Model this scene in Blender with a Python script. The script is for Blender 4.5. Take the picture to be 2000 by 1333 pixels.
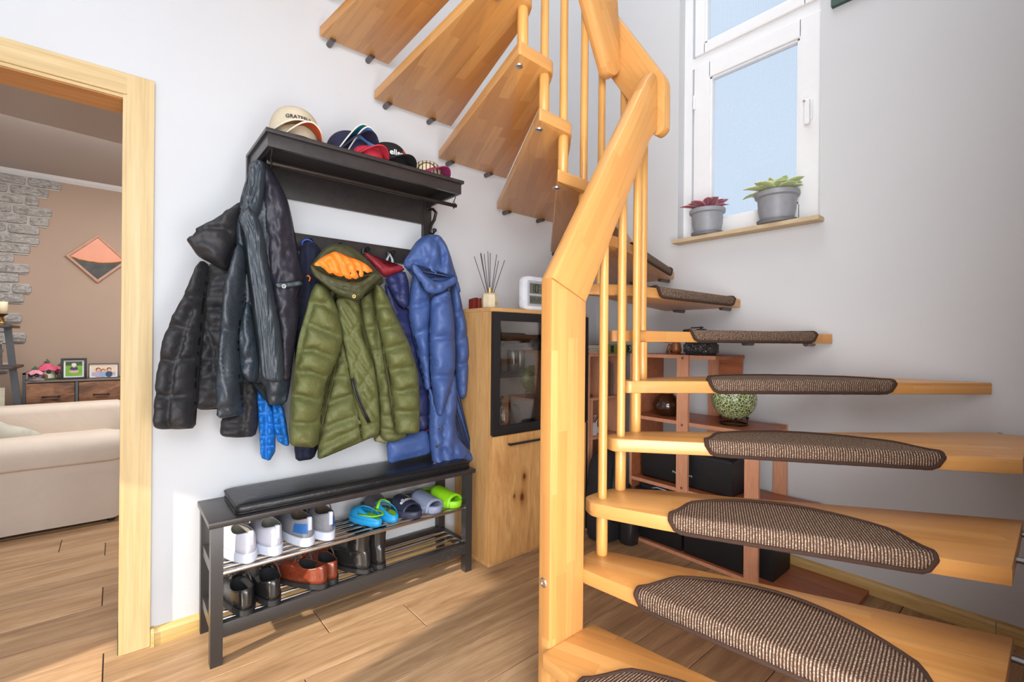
import bpy, bmesh, math, random
import numpy as np
from mathutils import Vector, Matrix, noise, geometry
random.seed(7)
PI = math.pi
for o in list(bpy.data.objects): bpy.data.objects.remove(o)
SC = bpy.context.scene
COL = SC.collection

# ------------------------------------------------------------------ camera
YAW, PITCH, ROLL, FPX, CAM = 0.8682, -0.0003, 0.0088, 911.0, Vector((0, -2.1021, 1.10))
_fw = Vector((math.cos(YAW)*math.cos(PITCH), math.sin(YAW)*math.cos(PITCH), math.sin(PITCH)))
_rt = Vector((math.sin(YAW), -math.cos(YAW), 0)); _up = _rt.cross(_fw)
RT = _rt*math.cos(ROLL) + _up*math.sin(ROLL); UP = -_rt*math.sin(ROLL) + _up*math.cos(ROLL); FW = _fw
cam = bpy.data.cameras.new('camera'); camo = bpy.data.objects.new('camera', cam); COL.objects.link(camo)
m = Matrix((RT, UP, -FW)).transposed().to_4x4(); m.translation = CAM
camo.matrix_world = m
cam.sensor_width = 36; cam.lens = FPX/2000*36; cam.clip_start = .02
SC.camera = camo

# ------------------------------------------------------------------ light, exposure
SC.view_settings.view_transform = 'Standard'; SC.view_settings.look = 'None'
SC.view_settings.exposure = 0.0; SC.view_settings.gamma = 1; SC.view_settings.use_curve_mapping = False
SC.cycles.use_denoising = True
SC.cycles.max_bounces = 10; SC.cycles.diffuse_bounces = 5; SC.cycles.transparent_max_bounces = 16
SC.cycles.sample_clamp_indirect = 6
w = bpy.data.worlds.new('sky'); SC.world = w; w.use_nodes = True
bg = w.node_tree.nodes['Background']; bg.inputs[0].default_value = (.68, .82, 1.0, 1); bg.inputs[1].default_value = .95

def area(name, loc, target, sx, sy, energy, color):
    l = bpy.data.lights.new(name, 'AREA'); l.shape = 'RECTANGLE'; l.size = sx; l.size_y = sy; l.energy = energy; l.color = color
    o = bpy.data.objects.new(name, l); COL.objects.link(o); o.location = loc
    o.rotation_euler = (Vector(target)-Vector(loc)).to_track_quat('-Z', 'Y').to_euler(); return o
sun = bpy.data.lights.new('sun', 'SUN'); sun.energy = 7.0; sun.angle = math.radians(.9); sun.color = (1, .90, .74)
suno = bpy.data.objects.new('sun', sun); COL.objects.link(suno); suno.location = (-4, -2, 4)
suno.rotation_euler = Vector((math.cos(.21), math.sin(.21), -.45)).to_track_quat('-Z', 'Y').to_euler()
area('rear_fill', (.5, -3.95, 1.6), (.9, 0, 1.2), 3.6, 2.4, 42, (.93, .97, 1))  # added fill from behind the camera, in place of windows not seen
area('hall_fill', (-1.6, -2.35, 1.45), (2.4, -1.2, .9), 1.9, 2.1, 36, (.94, .975, 1))  # added fill from the left, brightens the window wall and tread fronts
area('landing_fill', (1.2, -1.2, 5.0), (1.2, -.9, 0), 2.2, 1.4, 46, (.95, .98, 1))  # added fill high in the stairwell
area('under_stair_fill', (.45, -2.5, .62), (2.5, -1.35, .55), .9, .9, 34, (1, .98, .97))  # added fill aimed low, lifts the wall beneath the treads
area('low_fill', (-.35, -2.45, .75), (2.4, -.9, .5), 1.1, .9, 18, (.97, .98, 1))  # extra fill near the camera, no real source, brightens the under-stair area
area('stair_fill', (-.3, -2.5, 2.1), (2.5, -1.1, 1.2), 1.2, 1.2, 40, (.97, .98, 1))  # added fill beside the camera for the stairs and right wall
area('living_fill', (.3, 1.7, 2.3), (.2, 2.4, 0), 2.2, .8, 52, (1, .97, .94))  # added fill below the living room ceiling, no fitting known there

# ------------------------------------------------------------------ helpers
def ray(u, v): return FW + RT*((u-1000)/FPX) - UP*((v-666.5)/FPX)
def atY(u, v, y): d = ray(u, v); return CAM + d*((y-CAM.y)/d.y)
def atX(u, v, x): d = ray(u, v); return CAM + d*((x-CAM.x)/d.x)
def atZ(u, v, z): d = ray(u, v); return CAM + d*((z-CAM.z)/d.z)

def setp(o, label=None, cat=None, group=None, kind=None):
    if label: o['label'] = label
    if cat: o['category'] = cat
    if group: o['group'] = group
    if kind: o['kind'] = kind
    return o
def thing(name, label, cat, loc=(0, 0, 0), rz=0, group=None, kind=None):
    o = bpy.data.objects.new(name, None); COL.objects.link(o); o.location = loc; o.rotation_euler = (0, 0, rz)
    o.empty_display_size = .05
    return setp(o, label, cat, group, kind)
BASE = {}
def wloc(o):
    v = Vector((0, 0, 0))
    while o is not None: v = v + Vector(o.location); o = o.parent
    return v
def put(name, verts, faces, mat, parent=None, world=True, smooth=False, uvs=None, label=None, kind=None, cat=None, group=None):
    """world=True: verts are world coords (parents have no rotation); otherwise local to the parent"""
    V = np.array([tuple(v) for v in verts], dtype=float)
    loc = Vector((0, 0, 0))
    if world:
        c = V.min(0)*.5 + V.max(0)*.5; c[2] = V[:, 2].min()
        loc = Vector(c); V = V - c
        if parent is not None: loc = loc - wloc(parent)
    me = bpy.data.meshes.new(name); me.from_pydata(V.tolist(), [], [tuple(f) for f in faces]); me.validate()
    if smooth:
        me.polygons.foreach_set('use_smooth', [True]*len(me.polygons))
    if uvs is not None:
        uvl = me.uv_layers.new(name='uv')
        for li, l in enumerate(me.loops): uvl.data[li].uv = uvs[l.vertex_index]
    ms = mat if isinstance(mat, (list, tuple)) else [mat]
    for m_ in ms: me.materials.append(m_)
    me.update()
    o = bpy.data.objects.new(name, me); COL.objects.link(o); o.location = loc
    if parent is not None: o.parent = parent
    return setp(o, label, cat, group, kind)

class G:
    """geometry collector"""
    def __init__(s): s.v = []; s.f = []; s.m = []; s.mi = 0
    def add(s, vs, fs):
        n = len(s.v); s.v += [tuple(v) for v in vs]; s.f += [tuple(n+i for i in f) for f in fs]; s.m += [s.mi]*len(fs); return s
    def box(s, x0, x1, y0, y1, z0, z1, b=0):
        return s.prism([(x0, y0), (x1, y0), (x1, y1), (x0, y1)], z0, z1, b)
    def prism(s, poly, z0, z1, b=0, axis='z'):
        """convex-ish polygon extruded, with a chamfer b on both rims"""
        a = sum(poly[i][0]*poly[(i+1) % len(poly)][1]-poly[(i+1) % len(poly)][0]*poly[i][1] for i in range(len(poly)))
        if a < 0: poly = poly[::-1]
        n = len(poly)
        def inset(d):
            out = []
            for i in range(n):
                p0 = Vector(poly[i-1]); p1 = Vector(poly[i]); p2 = Vector(poly[(i+1) % n])
                e1 = (p1-p0).normalized(); e2 = (p2-p1).normalized()
                n1 = Vector((-e1.y, e1.x)); n2 = Vector((-e2.y, e2.x)); q = n1+n2
                k = d/max(.3, 1+n1.dot(n2))
                out.append((p1.x+q.x*k, p1.y+q.y*k))
            return out
        rings = [(poly, z0), (poly, z1)] if b <= 0 else [(inset(b), z0), (inset(b*.3), z0+b*.3), (poly, z0+b), (poly, z1-b), (inset(b*.3), z1-b*.3), (inset(b), z1)]
        vs = []
        for r, z in rings:
            for x, y in r:
                vs.append({'z': (x, y, z), 'y': (x, z, y), 'x': (z, x, y)}[axis])
        fs = [tuple(range(n))[::-1], tuple(range(len(vs)-n, len(vs)))]
        for k in range(len(rings)-1):
            for i in range(n):
                j = (i+1) % n; fs.append((k*n+i, k*n+j, (k+1)*n+j, (k+1)*n+i))
        if axis == 'y': fs = [f[::-1] for f in fs]
        return s.add(vs, fs)
    def cyl(s, p, q, r, r2=None, n=14, caps=True):
        return s.tube([p, q], [r, r if r2 is None else r2], n, caps)
    def tube(s, pts, rad, n=8, caps=True, closed=False, flat=1.0, up=None):
        pts = [Vector(p) for p in pts]; m_ = len(pts)
        if not isinstance(rad, (list, tuple)): rad = [rad]*m_
        vs = []; prev = None
        for i, p in enumerate(pts):
            if closed: t = pts[(i+1) % m_]-pts[i-1]
            else: t = pts[min(i+1, m_-1)]-pts[max(i-1, 0)]
            t.normalize()
            if up is not None: a = t.cross(Vector(up)); 
            elif prev is None: a = t.cross(Vector((0, 0, 1)) if abs(t.z) < .9 else Vector((1, 0, 0)))
            else: a = prev - t*prev.dot(t)
            a.normalize(); prev = a; b = t.cross(a)
            for k in range(n):
                th = 2*PI*k/n; vs.append(p + a*(rad[i]*math.cos(th)) + b*(rad[i]*flat*math.sin(th)))
        fs = []
        for i in range(m_ if closed else m_-1):
            i2 = (i+1) % m_
            for k in range(n):
                k2 = (k+1) % n; fs.append((i*n+k, i*n+k2, i2*n+k2, i2*n+k))
        if caps and not closed: fs += [tuple(range(n))[::-1], tuple(range((m_-1)*n, m_*n))]
        return s.add(vs, fs)
    def lathe(s, prof, c, n=24, sx=1, sy=1, cap=True):
        vs = []; k_ = len(prof)
        for r, z in prof:
            for k in range(n):
                a = 2*PI*k/n; vs.append((c[0]+r*math.cos(a)*sx, c[1]+r*math.sin(a)*sy, c[2]+z))
        fs = []
        for i in range(k_-1):
            for k in range(n):
                k2 = (k+1) % n; fs.append((i*n+k, i*n+k2, (i+1)*n+k2, (i+1)*n+k))
        if cap: fs += [tuple(range(n))[::-1], tuple(range((k_-1)*n, k_*n))]
        return s.add(vs, fs)
    def sheet(s, fn, nu, nv, closed_u=False):
        vs = [fn(i/(nu if closed_u else nu-1), j/(nv-1)) for j in range(nv) for i in range(nu)]
        fs = []
        for j in range(nv-1):
            for i in range(nu if closed_u else nu-1):
                i2 = (i+1) % nu; fs.append((j*nu+i, j*nu+i2, (j+1)*nu+i2, (j+1)*nu+i))
        return s.add(vs, fs)
    def put(s, name, mat, parent=None, world=True, smooth=False, **k):
        o = put(name, s.v, s.f, mat, parent, world, smooth, **k)
        if isinstance(mat, (list, tuple)) and len(mat) > 1 and len(o.data.polygons) == len(s.m):
            o.data.polygons.foreach_set('material_index', s.m)
        return o
def autosmooth(o, ang=35):
    me = o.data; me.polygons.foreach_set('use_smooth', [True]*len(me.polygons))
    bm = bmesh.new(); bm.from_mesh(me)
    for e in bm.edges:
        if len(e.link_faces) == 2 and e.calc_face_angle(0) > math.radians(ang): e.smooth = False
    bm.to_mesh(me); bm.free(); return o
def boxuv(o, lng, nrm=(0, 0, 1)):
    """planar uv by dominant face normal in a frame whose long axis is lng"""
    L = Vector(lng).normalized(); N = Vector(nrm).normalized(); W = N.cross(L).normalized(); N = L.cross(W)
    me = o.data; uvl = me.uv_layers.new(name='uv') if not me.uv_layers else me.uv_layers[0]
    off = random.random()*5; c0 = wloc(o)
    for p in me.polygons:
        nn = p.normal; a, b, c = abs(nn.dot(L)), abs(nn.dot(W)), abs(nn.dot(N))
        for li in p.loop_indices:
            q = me.vertices[me.loops[li].vertex_index].co
            l_, w_, n_ = q.dot(L), q.dot(W), q.dot(N)
            if c >= a and c >= b: uv = (l_+off, w_+off)
            elif b >= a: uv = (l_+off, n_+off+.7)
            else: uv = (w_*.3+off, n_+off+.2)
            uvl.data[li].uv = uv
    return o
def dup(o, parent=None):
    c = o.copy(); COL.objects.link(c); c.parent = parent
    for ch in list(o.children): dup(ch, c)
    return c
def round_poly(poly, radii, seg=5):
    out = []; n = len(poly)
    for i in range(n):
        p = Vector(poly[i]); a = Vector(poly[i-1]); b = Vector(poly[(i+1) % n]); r = radii[i] if isinstance(radii, (list, tuple)) else radii
        if r <= 0: out.append(tuple(p)); continue
        da = (a-p); db = (b-p); r_ = min(r, da.length*.45, db.length*.45)
        p1 = p+da.normalized()*r_; p2 = p+db.normalized()*r_
        for k in range(seg+1):
            t = k/seg; q = p1*(1-t)**2 + p*2*t*(1-t) + p2*t*t; out.append(tuple(q))
    return out
def nz(x, y=0, z=0): return noise.noise(Vector((x, y, z)))

# ------------------------------------------------------------------ materials
def nodes(name):
    m_ = bpy.data.materials.new(name); m_.use_nodes = True; nt = m_.node_tree; nt.nodes.clear()
    out = nt.nodes.new('ShaderNodeOutputMaterial'); b = nt.nodes.new('ShaderNodeBsdfPrincipled')
    nt.links.new(b.outputs[0], out.inputs[0]); return m_, nt, b, out
class NT:
    def __init__(s, nt): s.nt = nt
    def n(s, typ, ins=None, **kw):
        x = s.nt.nodes.new(typ)
        for k, v in kw.items(): setattr(x, k, v)
        for k, v in (ins or {}).items():
            if isinstance(v, bpy.types.NodeSocket): s.nt.links.new(v, x.inputs[k])
            else: x.inputs[k].default_value = v
        return x
    def ramp(s, fac, stops, interp='LINEAR'):
        r = s.nt.nodes.new('ShaderNodeValToRGB'); s.nt.links.new(fac, r.inputs[0]); cr = r.color_ramp; cr.interpolation = interp
        while len(cr.elements) < len(stops): cr.elements.new(.5)
        for e, (p, c) in zip(cr.elements, stops): e.position = p; e.color = (*c, 1) if len(c) == 3 else c
        return r.outputs[0]
    def mix(s, a, b, fac, mode='MIX'):
        x = s.nt.nodes.new('ShaderNodeMix'); x.data_type = 'RGBA'; x.blend_type = mode
        for i, v in ((0, fac), (6, a), (7, b)):
            if isinstance(v, bpy.types.NodeSocket): s.nt.links.new(v, x.inputs[i])
            else: x.inputs[i].default_value = v if i == 0 else (*v, 1) if len(v) == 3 else v
        return x.outputs[2]
    def bump(s, h, st, dist, bsdf):
        b = s.n('ShaderNodeBump', {'Height': h, 'Strength': st, 'Distance': dist}); s.nt.links.new(b.outputs[0], bsdf.inputs['Normal'])
def sr(r, g, b):
    f = lambda c: ((c/255+.055)/1.055)**2.4 if c > 10 else c/255/12.92
    return (f(r), f(g), f(b))
MATS = {}
def plain(name, col, rough=.5, metal=0, var=.06, scale=30, bump=0, bscale=200, bdist=.001, spec=None, coat=0, sheen=0, emit=None, stretch=(1, 1, 1)):
    if name in MATS: return MATS[name]
    m_, nt, b, out = nodes(name); t = NT(nt)
    tc = t.n('ShaderNodeTexCoord'); mp = t.n('ShaderNodeMapping', {0: tc.outputs['Object'], 3: stretch})
    no = t.n('ShaderNodeTexNoise', {'Vector': mp.outputs[0], 'Scale': scale, 'Detail': 3.0})
    c1 = tuple(min(1, x*(1-var)) for x in col); c2 = tuple(min(1, x*(1+var)) for x in col)
    nt.links.new(t.ramp(no.outputs[0], [(.3, c1), (.7, c2)]), b.inputs['Base Color'])
    b.inputs['Roughness'].default_value = rough; b.inputs['Metallic'].default_value = metal
    if spec is not None: b.inputs['Specular IOR Level'].default_value = spec
    if coat: b.inputs['Coat Weight'].default_value = coat; b.inputs['Coat Roughness'].default_value = .15
    if sheen: b.inputs['Sheen Weight'].default_value = sheen; b.inputs['Sheen Roughness'].default_value = .5
    if bump:
        n2 = t.n('ShaderNodeTexNoise', {'Vector': mp.outputs[0], 'Scale': bscale, 'Detail': 4.0}); t.bump(n2.outputs[0], bump, bdist, b)
    if emit: b.inputs['Emission Color'].default_value = (*emit[0], 1); b.inputs['Emission Strength'].default_value = emit[1]
    MATS[name] = m_; return m_
def glass(name, tint=(1, 1, 1), alpha=.25, rough=.02):
    if name in MATS: return MATS[name]
    m_, nt, b, out = nodes(name); t = NT(nt)
    tr = t.n('ShaderNodeBsdfTransparent', {0: (*tint, 1)}); gl = t.n('ShaderNodeBsdfGlossy', {0: (1, 1, 1, 1), 'Roughness': rough})
    fr = t.n('ShaderNodeFresnel', {'IOR': 1.45}); mx = t.n('ShaderNodeMath', {0: fr.outputs[0], 1: alpha}, operation='MULTIPLY')
    ms = t.n('ShaderNodeMixShader', {0: mx.outputs[0], 1: tr.outputs[0], 2: gl.outputs[0]}); nt.links.new(ms.outputs[0], out.inputs[0])
    MATS[name] = m_; return m_
def stave_wood(name, cols, bw=.42, rh=.042, rough=.38, grain=.16, use_uv=True, coat=.15, spread=1.0):
    """butcher-block wood: staves by brick texture on the uv map"""
    m_, nt, b, out = nodes(name); t = NT(nt)
    tc = t.n('ShaderNodeTexCoord'); v = tc.outputs['UV']
    br = t.n('ShaderNodeTexBrick', {'Vector': v, 'Color1': (0, 0, 0, 1), 'Color2': (1, 1, 1, 1), 'Mortar': (.3, .3, .3, 1), 'Scale': 1.0, 'Mortar Size': .0004, 'Brick Width': bw, 'Row Height': rh, 'Bias': 0.0}, offset=.43, squash=.8, squash_frequency=3)
    mp = t.n('ShaderNodeMapping', {0: v, 3: (2.2, 38, 1)})
    add = t.n('ShaderNodeVectorMath', {0: mp.outputs[0], 1: br.outputs[0]}, operation='MULTIPLY_ADD'); add.inputs[1].default_value = (1, 1, 1); nt.links.new(mp.outputs[0], add.inputs[0])
    sc = t.n('ShaderNodeVectorMath', {0: br.outputs[0], 1: (17, 9, 5)}, operation='MULTIPLY'); nt.links.new(sc.outputs[0], add.inputs[2])
    g1 = t.n('ShaderNodeTexNoise', {'Vector': add.outputs[0], 'Scale': 1.6, 'Detail': 6.0, 'Roughness': .65, 'Distortion': .6})
    col = t.ramp(br.outputs[0], [(i/(len(cols)-1), c) for i, c in enumerate(cols)])
    g = t.ramp(g1.outputs[0], [(.25, (1-grain*1.6,)*3), (.5, (1, 1, 1)), (.8, (1+grain*.35,)*3)])
    c = t.mix(col, g, 1.0, 'MULTIPLY')
    nt.links.new(c, b.inputs['Base Color']); b.inputs['Roughness'].default_value = rough; b.inputs['Coat Weight'].default_value = coat; b.inputs['Coat Roughness'].default_value = .25
    t.bump(g1.outputs[0], .08, .001, b)
    MATS[name] = m_; return m_
def grain_wood(name, cols, axis=(1, 1, 14), scale=2.2, rough=.45, knots=(), rand=.1, coat=0, bump=.1, distort=1.2):
    """plain-sawn wood in object coordinates; axis = stretch (small along the grain)"""
    if name in MATS: return MATS[name]
    m_, nt, b, out = nodes(name); t = NT(nt)
    tc = t.n('ShaderNodeTexCoord'); oi = t.n('ShaderNodeObjectInfo')
    mp = t.n('ShaderNodeMapping', {0: tc.outputs['Object'], 3: axis})
    ad = t.n('ShaderNodeVectorMath', {0: mp.outputs[0]}, operation='ADD')
    sc = t.n('ShaderNodeMath', {0: oi.outputs['Random'], 1: 37.0}, operation='MULTIPLY'); nt.links.new(sc.outputs[0], ad.inputs[1])
    n1 = t.n('ShaderNodeTexNoise', {'Vector': ad.outputs[0], 'Scale': scale, 'Detail': 7.0, 'Roughness': .62, 'Distortion': distort})
    n2 = t.n('ShaderNodeTexNoise', {'Vector': ad.outputs[0], 'Scale': scale*7, 'Detail': 3.0})
    col = t.ramp(n1.outputs[0], [(.25+.5*i/(len(cols)-1), c) for i, c in enumerate(cols)])
    fine = t.ramp(n2.outputs[0], [(.3, (.9, .9, .9)), (.6, (1.04, 1.04, 1.04))])
    c = t.mix(col, fine, 1.0, 'MULTIPLY')
    if rand:
        rr = t.ramp(oi.outputs['Random'], [(0, (1-rand,)*3), (1, (1+rand*.6,)*3)]); c = t.mix(c, rr, 1.0, 'MULTIPLY')
    for kx, kz, kr in (knots or ()):
        di = t.n('ShaderNodeVectorMath', {0: tc.outputs['Object'], 1: (kx, 0, kz)}, operation='SUBTRACT'); di = t.n('ShaderNodeVectorMath', {0: di.outputs[0], 1: (1, 0, .62)}, operation='MULTIPLY')
        ln = t.n('ShaderNodeVectorMath', {0: di.outputs[0]}, operation='LENGTH'); q = t.n('ShaderNodeMath', {0: n1.outputs[0], 1: kr*1.2, 2: ln.outputs['Value']}, operation='MULTIPLY_ADD'); q = t.n('ShaderNodeMath', {0: q.outputs[0], 1: .22/kr}, operation='MULTIPLY')
        k = t.ramp(q.outputs[0], [(.20, (.22, .14, .09)), (.27, (.62, .52, .42)), (.45, (.88, .84, .80)), (.7, (1, 1, 1))]); c = t.mix(c, k, 1.0, 'MULTIPLY')
    nt.links.new(c, b.inputs['Base Color']); b.inputs['Roughness'].default_value = rough
    if coat: b.inputs['Coat Weight'].default_value = coat
    t.bump(n1.outputs[0], bump, .001, b)
    MATS[name] = m_; return m_
def fabric(name, col, rough=.6, wr=.5, wscale=9, weave=.15, sheen=0, spec=.4, var=.15, dist=.01, col2=None):
    if name in MATS: return MATS[name]
    m_, nt, b, out = nodes(name); t = NT(nt)
    tc = t.n('ShaderNodeTexCoord')
    n1 = t.n('ShaderNodeTexNoise', {'Vector': tc.outputs['Object'], 'Scale': wscale, 'Detail': 5.0, 'Roughness': .6, 'Distortion': 1.5})
    n2 = t.n('ShaderNodeTexNoise', {'Vector': tc.outputs['Object'], 'Scale': 420, 'Detail': 2.0})
    c2 = col2 or tuple(min(1, x*(1+var)) for x in col); c1 = tuple(x*(1-var) for x in col)
    nt.links.new(t.ramp(n1.outputs[0], [(.3, c1), (.7, c2)]), b.inputs['Base Color'])
    mm = t.n('ShaderNodeMath', {0: n2.outputs[0], 1: weave*.05, 2: n1.outputs[0]}, operation='MULTIPLY_ADD')
    t.bump(mm.outputs[0], wr, dist, b)
    b.inputs['Roughness'].default_value = rough; b.inputs['Specular IOR Level'].default_value = spec
    b.inputs['Sheen Weight'].default_value = sheen; b.inputs['Sheen Roughness'].default_value = .4
    MATS[name] = m_; return m_

M_wall = plain('white_plaster', (.60, .605, .62), .9, bump=.25, bscale=160, var=.01, scale=3)
M_brown = plain('taupe_paint', sr(178, 155, 138), .9, bump=.15, bscale=160, var=.02, scale=3)
M_ceil = plain('grey_white_ceiling', sr(206, 200, 198), .95, var=.01)
M_beech = stave_wood('beech_staves', [sr(188, 130, 70), sr(204, 147, 82), sr(196, 138, 75), sr(211, 157, 93), sr(192, 134, 72)])
M_dowel = grain_wood('beech_dowel', [sr(182, 126, 60), sr(202, 148, 78), sr(212, 160, 90)], axis=(12, 12, .8), rough=.35, rand=.06, coat=.2)
M_pine = grain_wood('pine_casing', [sr(194, 164, 114), sr(206, 178, 128), sr(213, 188, 142)], axis=(14, 14, .5), scale=1.6, rough=.5, rand=0)
M_pineh = grain_wood('pine_casing_across', [sr(194, 164, 114), sr(206, 178, 128), sr(213, 188, 142)], axis=(.5, 14, 14), scale=1.6, rough=.5, rand=0)
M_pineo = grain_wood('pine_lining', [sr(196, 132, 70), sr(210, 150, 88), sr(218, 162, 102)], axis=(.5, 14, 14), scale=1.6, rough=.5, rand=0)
M_skirt = grain_wood('skirting_pine', [sr(176, 140, 78), sr(206, 172, 108), sr(218, 188, 128)], axis=(.8, .8, 14), scale=2.5, rough=.45, rand=.02)
M_tile = grain_wood('floor_plank_oak', [sr(134, 102, 72), sr(166, 131, 97), sr(187, 152, 115), sr(201, 168, 131)], axis=(.9, 9, 1), scale=2.4, rough=.36, rand=.14, bump=.12, distort=.8)
M_grout = plain('grout', sr(72, 56, 44), .9)
M_blackwood = grain_wood('black_brown_lacquer', [sr(44, 39, 39), sr(52, 47, 46), sr(58, 53, 52)], axis=(6, 6, 6), scale=3, rough=.32, rand=0, bump=.03)
M_chrome = plain('brushed_steel', (.72, .71, .70), .22, 1, var=.05)
M_iron = plain('black_iron', (.025, .023, .022), .35, .6)
M_black = plain('black_plastic', (.02, .02, .022), .45)
M_oak = grain_wood('knotty_oak', [sr(186, 136, 80), sr(206, 158, 100), sr(218, 174, 116)], axis=(9, 9, .9), scale=2.0, rough=.5, rand=.03)
M_oakk = grain_wood('knotty_oak_door', [sr(180, 128, 74), sr(202, 152, 94), sr(216, 172, 112)], axis=(6, 6, .9), scale=2.2, rough=.5, knots=((-.132, .388, .014), (-.148, .285, .018), (-.20, .30, .010), (.10, .20, .02)), rand=0, distort=2.0)
M_cherry = grain_wood('cherry_veneer', [sr(150, 84, 52), sr(176, 104, 68), sr(190, 120, 82)], axis=(9, 1, 9), scale=2.0, rough=.4, rand=.05)
M_cherryl = grain_wood('cherry_edge', [sr(200, 140, 108), sr(214, 156, 124)], axis=(9, 9, 1), scale=2.0, rough=.45, rand=.03)
M_white = plain('white_pvc', (.82, .82, .83), .3, var=.01)
M_glass = glass('window_glass')
M_shopglass = glass('cabinet_glass', (.86, .84, .82), 1.3)
M_clear = glass('clear_glass', (.90, .92, .91), 2.2)

# ------------------------------------------------------------------ room
def wall(name, verts_boxes, mat):
    g = G()
    for b in verts_boxes: g.box(*b)
    return g.put(name, mat, kind='structure')
XW, DX0, DX1, DZ = 2.54, -.86, .022, 1.936
TOP = 5.2
wall_left = wall('wall_left', [(-1.86, DX0, 0, .14, 0, TOP), (DX1, XW+.14, 0, .14, 0, TOP), (DX0, DX1, 0, .14, DZ, TOP)], M_wall)
WY0, WY1, WZ0, WZ1 = -1.352, -.618, 1.675, 3.35
wall_right = wall('wall_right', [(XW, XW+.3, WY1, .0, 0, TOP), (XW, XW+.3, -2.4, WY0, 0, TOP), (XW, XW+.3, WY0, WY1, 0, WZ0), (XW, XW+.3, WY0, WY1, WZ1, TOP)], M_wall)
wall_front = wall('wall_front', [(1.0, XW, -2.36, -2.075, 0, TOP)], M_wall)
wall_back = wall('wall_entrance', [(-1.86, -1.7, -4.0, -1.18, 0, TOP), (-1.86, -1.7, -.20, 0, 0, TOP), (-1.86, -1.7, -1.18, -.20, 1.50, TOP), (-1.86, -1.7, -1.18, -.20, 0, .02)], M_wall)
wall('ceiling', [(-1.86, XW+.3, -4.0, .14, TOP, TOP+.1)], M_wall)
YB = 3.15
wall_liv = wall('wall_living_room', [(-2.4, 2.7, YB, YB+.15, 0, 2.6)], M_brown)
wall('wall_living_room_left', [(-2.55, -2.4, 0, YB, 0, 2.6)], M_brown)
wall('wall_living_room_right', [(2.6, 2.75, .14, YB, 0, 2.6)], M_brown)
wall('ceiling_living_room', [(-2.4, 2.7, .14, YB, 2.392, 2.6)], M_ceil)
cv = G(); cv.prism([(YB, 2.392), (YB-.035, 2.392), (YB-.02, 2.372), (YB, 2.352)], -2.4, 2.6, .0, axis='x'); cv.put('trim_cove', M_white, kind='structure')

floor = thing('floor', None, None, (0, 0, -.012), kind='structure')
G().box(-2.4, 2.7, -4.0, YB, -.05, -.004).put('screed', M_grout, floor)
pm = {}
def plank(x0, x1, y0):
    L = x1-x0
    key = round(L, 3)
    if key not in pm:
        g = G(); g.box(-L/2+.0018, L/2-.0018, -.0943, .0943, 0, .012, .0014); o = g.put('plank', M_tile, floor, world=False); pm[key] = o
    else:
        o = pm[key].copy(); COL.objects.link(o)
    o.location = ((x0+x1)/2, y0+.096, 0); o.parent = floor
rowoff = {0: .615, -1: .917, -2: .47, 4: -.04, 7: -.04, 5: .55, 6: .25, 3: .3, -3: .12, -4: .66}
PL = 1.2
for r in range(-19, 19):
    y0 = -.332 + .192*r
    off = rowoff.get(r, random.random()*PL)
    if y0 > YB-.02: continue
    xa, xb = (-1.7, 2.54) if y0 < 0 else (-1.9, 2.5)
    x = off - PL*math.ceil((off-xa)/PL)
    while x < xb:
        a, b = max(x, xa), min(x+PL, xb)
        if b-a > .02: plank(a, b, y0)
        x += PL

# skirting boards
def skirt(name, poly_yz, a, b, axis, mat=M_skirt):
    g = G(); g.prism(poly_yz, a, b, 0, axis=axis); return g.put(name, mat, kind='structure')
skirt('baseboard_left', [(0, 0), (-.016, 0), (-.016, .045), (-.011, .056), (0, .062)], .10, 1.38, 'x')
skirt('baseboard_left_end', [(0, 0), (-.020, 0), (-.020, .048), (-.013, .062), (0, .066)], .0975, .1075, 'x')
g = G(); g.prism([(XW, 0), (XW-.016, 0), (XW-.016, .045), (XW-.011, .056), (XW, .062)], -1.945, -.02, 0, axis='y'); g.put('baseboard_right', M_skirt, kind='structure')
g = G(); g.prism([(XW, 0), (XW-.017, 0), (XW-.017, .046), (XW-.012, .057), (XW, .063)], -2.05, -1.948, 0, axis='y'); g.put('baseboard_right_corner', M_skirt, kind='structure')

# door lining and casing (the doorway has no leaf in view)
dr = thing('door_1', None, None, (DX1, 0, 0), kind='structure')
g = G(); g.box(DX1-.002, DX1+.074, -.014, 0, 0, 2.012, .004); g.box(DX1-.012, DX1+.002, -.008, 0, 0, 2.0, .002); g.put('casing', M_pine, dr)
g = G(); g.box(DX0-.074, DX0, -.014, 0, 0, 2.012, .004); g.put('casing', M_pine, dr)
g = G(); g.box(DX0, DX1-.002, -.014, 0, DZ+.002, 2.012, .004); g.box(DX0, DX1-.012, -.008, 0, DZ-.01, DZ+.002, .002); g.put('casing_head', M_pineh, dr)
g = G(); g.box(DX1-.012, DX1, 0, .14, 0, DZ, .002); g.put('lining', M_pine, dr)
g = G(); g.box(DX0, DX0+.012, 0, .14, 0, DZ, .002); g.put('lining', M_pine, dr)
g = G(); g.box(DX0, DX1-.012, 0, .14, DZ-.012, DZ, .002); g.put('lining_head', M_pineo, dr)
g = G(); g.box(DX1-.014, DX1, .0, .14, 0, .05, 0); g.put('seal', M_black, dr)

# entrance glazing frame behind the camera (lets the low sun in)
gd = thing('door_2', None, None, (-1.78, -.72, 0), kind='structure')
g = G()
for a, b, c, d in ((-1.18, -1.12, .02, 1.5), (-.26, -.20, .02, 1.5), (-1.12, -.26, 1.44, 1.5), (-1.12, -.26, .02, .09)): g.box(-1.82, -1.76, a, b, c, d, .004)
g.put('frame', M_white, gd); G().box(-1.80, -1.79, -1.12, -.26, .09, 1.44).put('pane', M_glass, gd)

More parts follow.
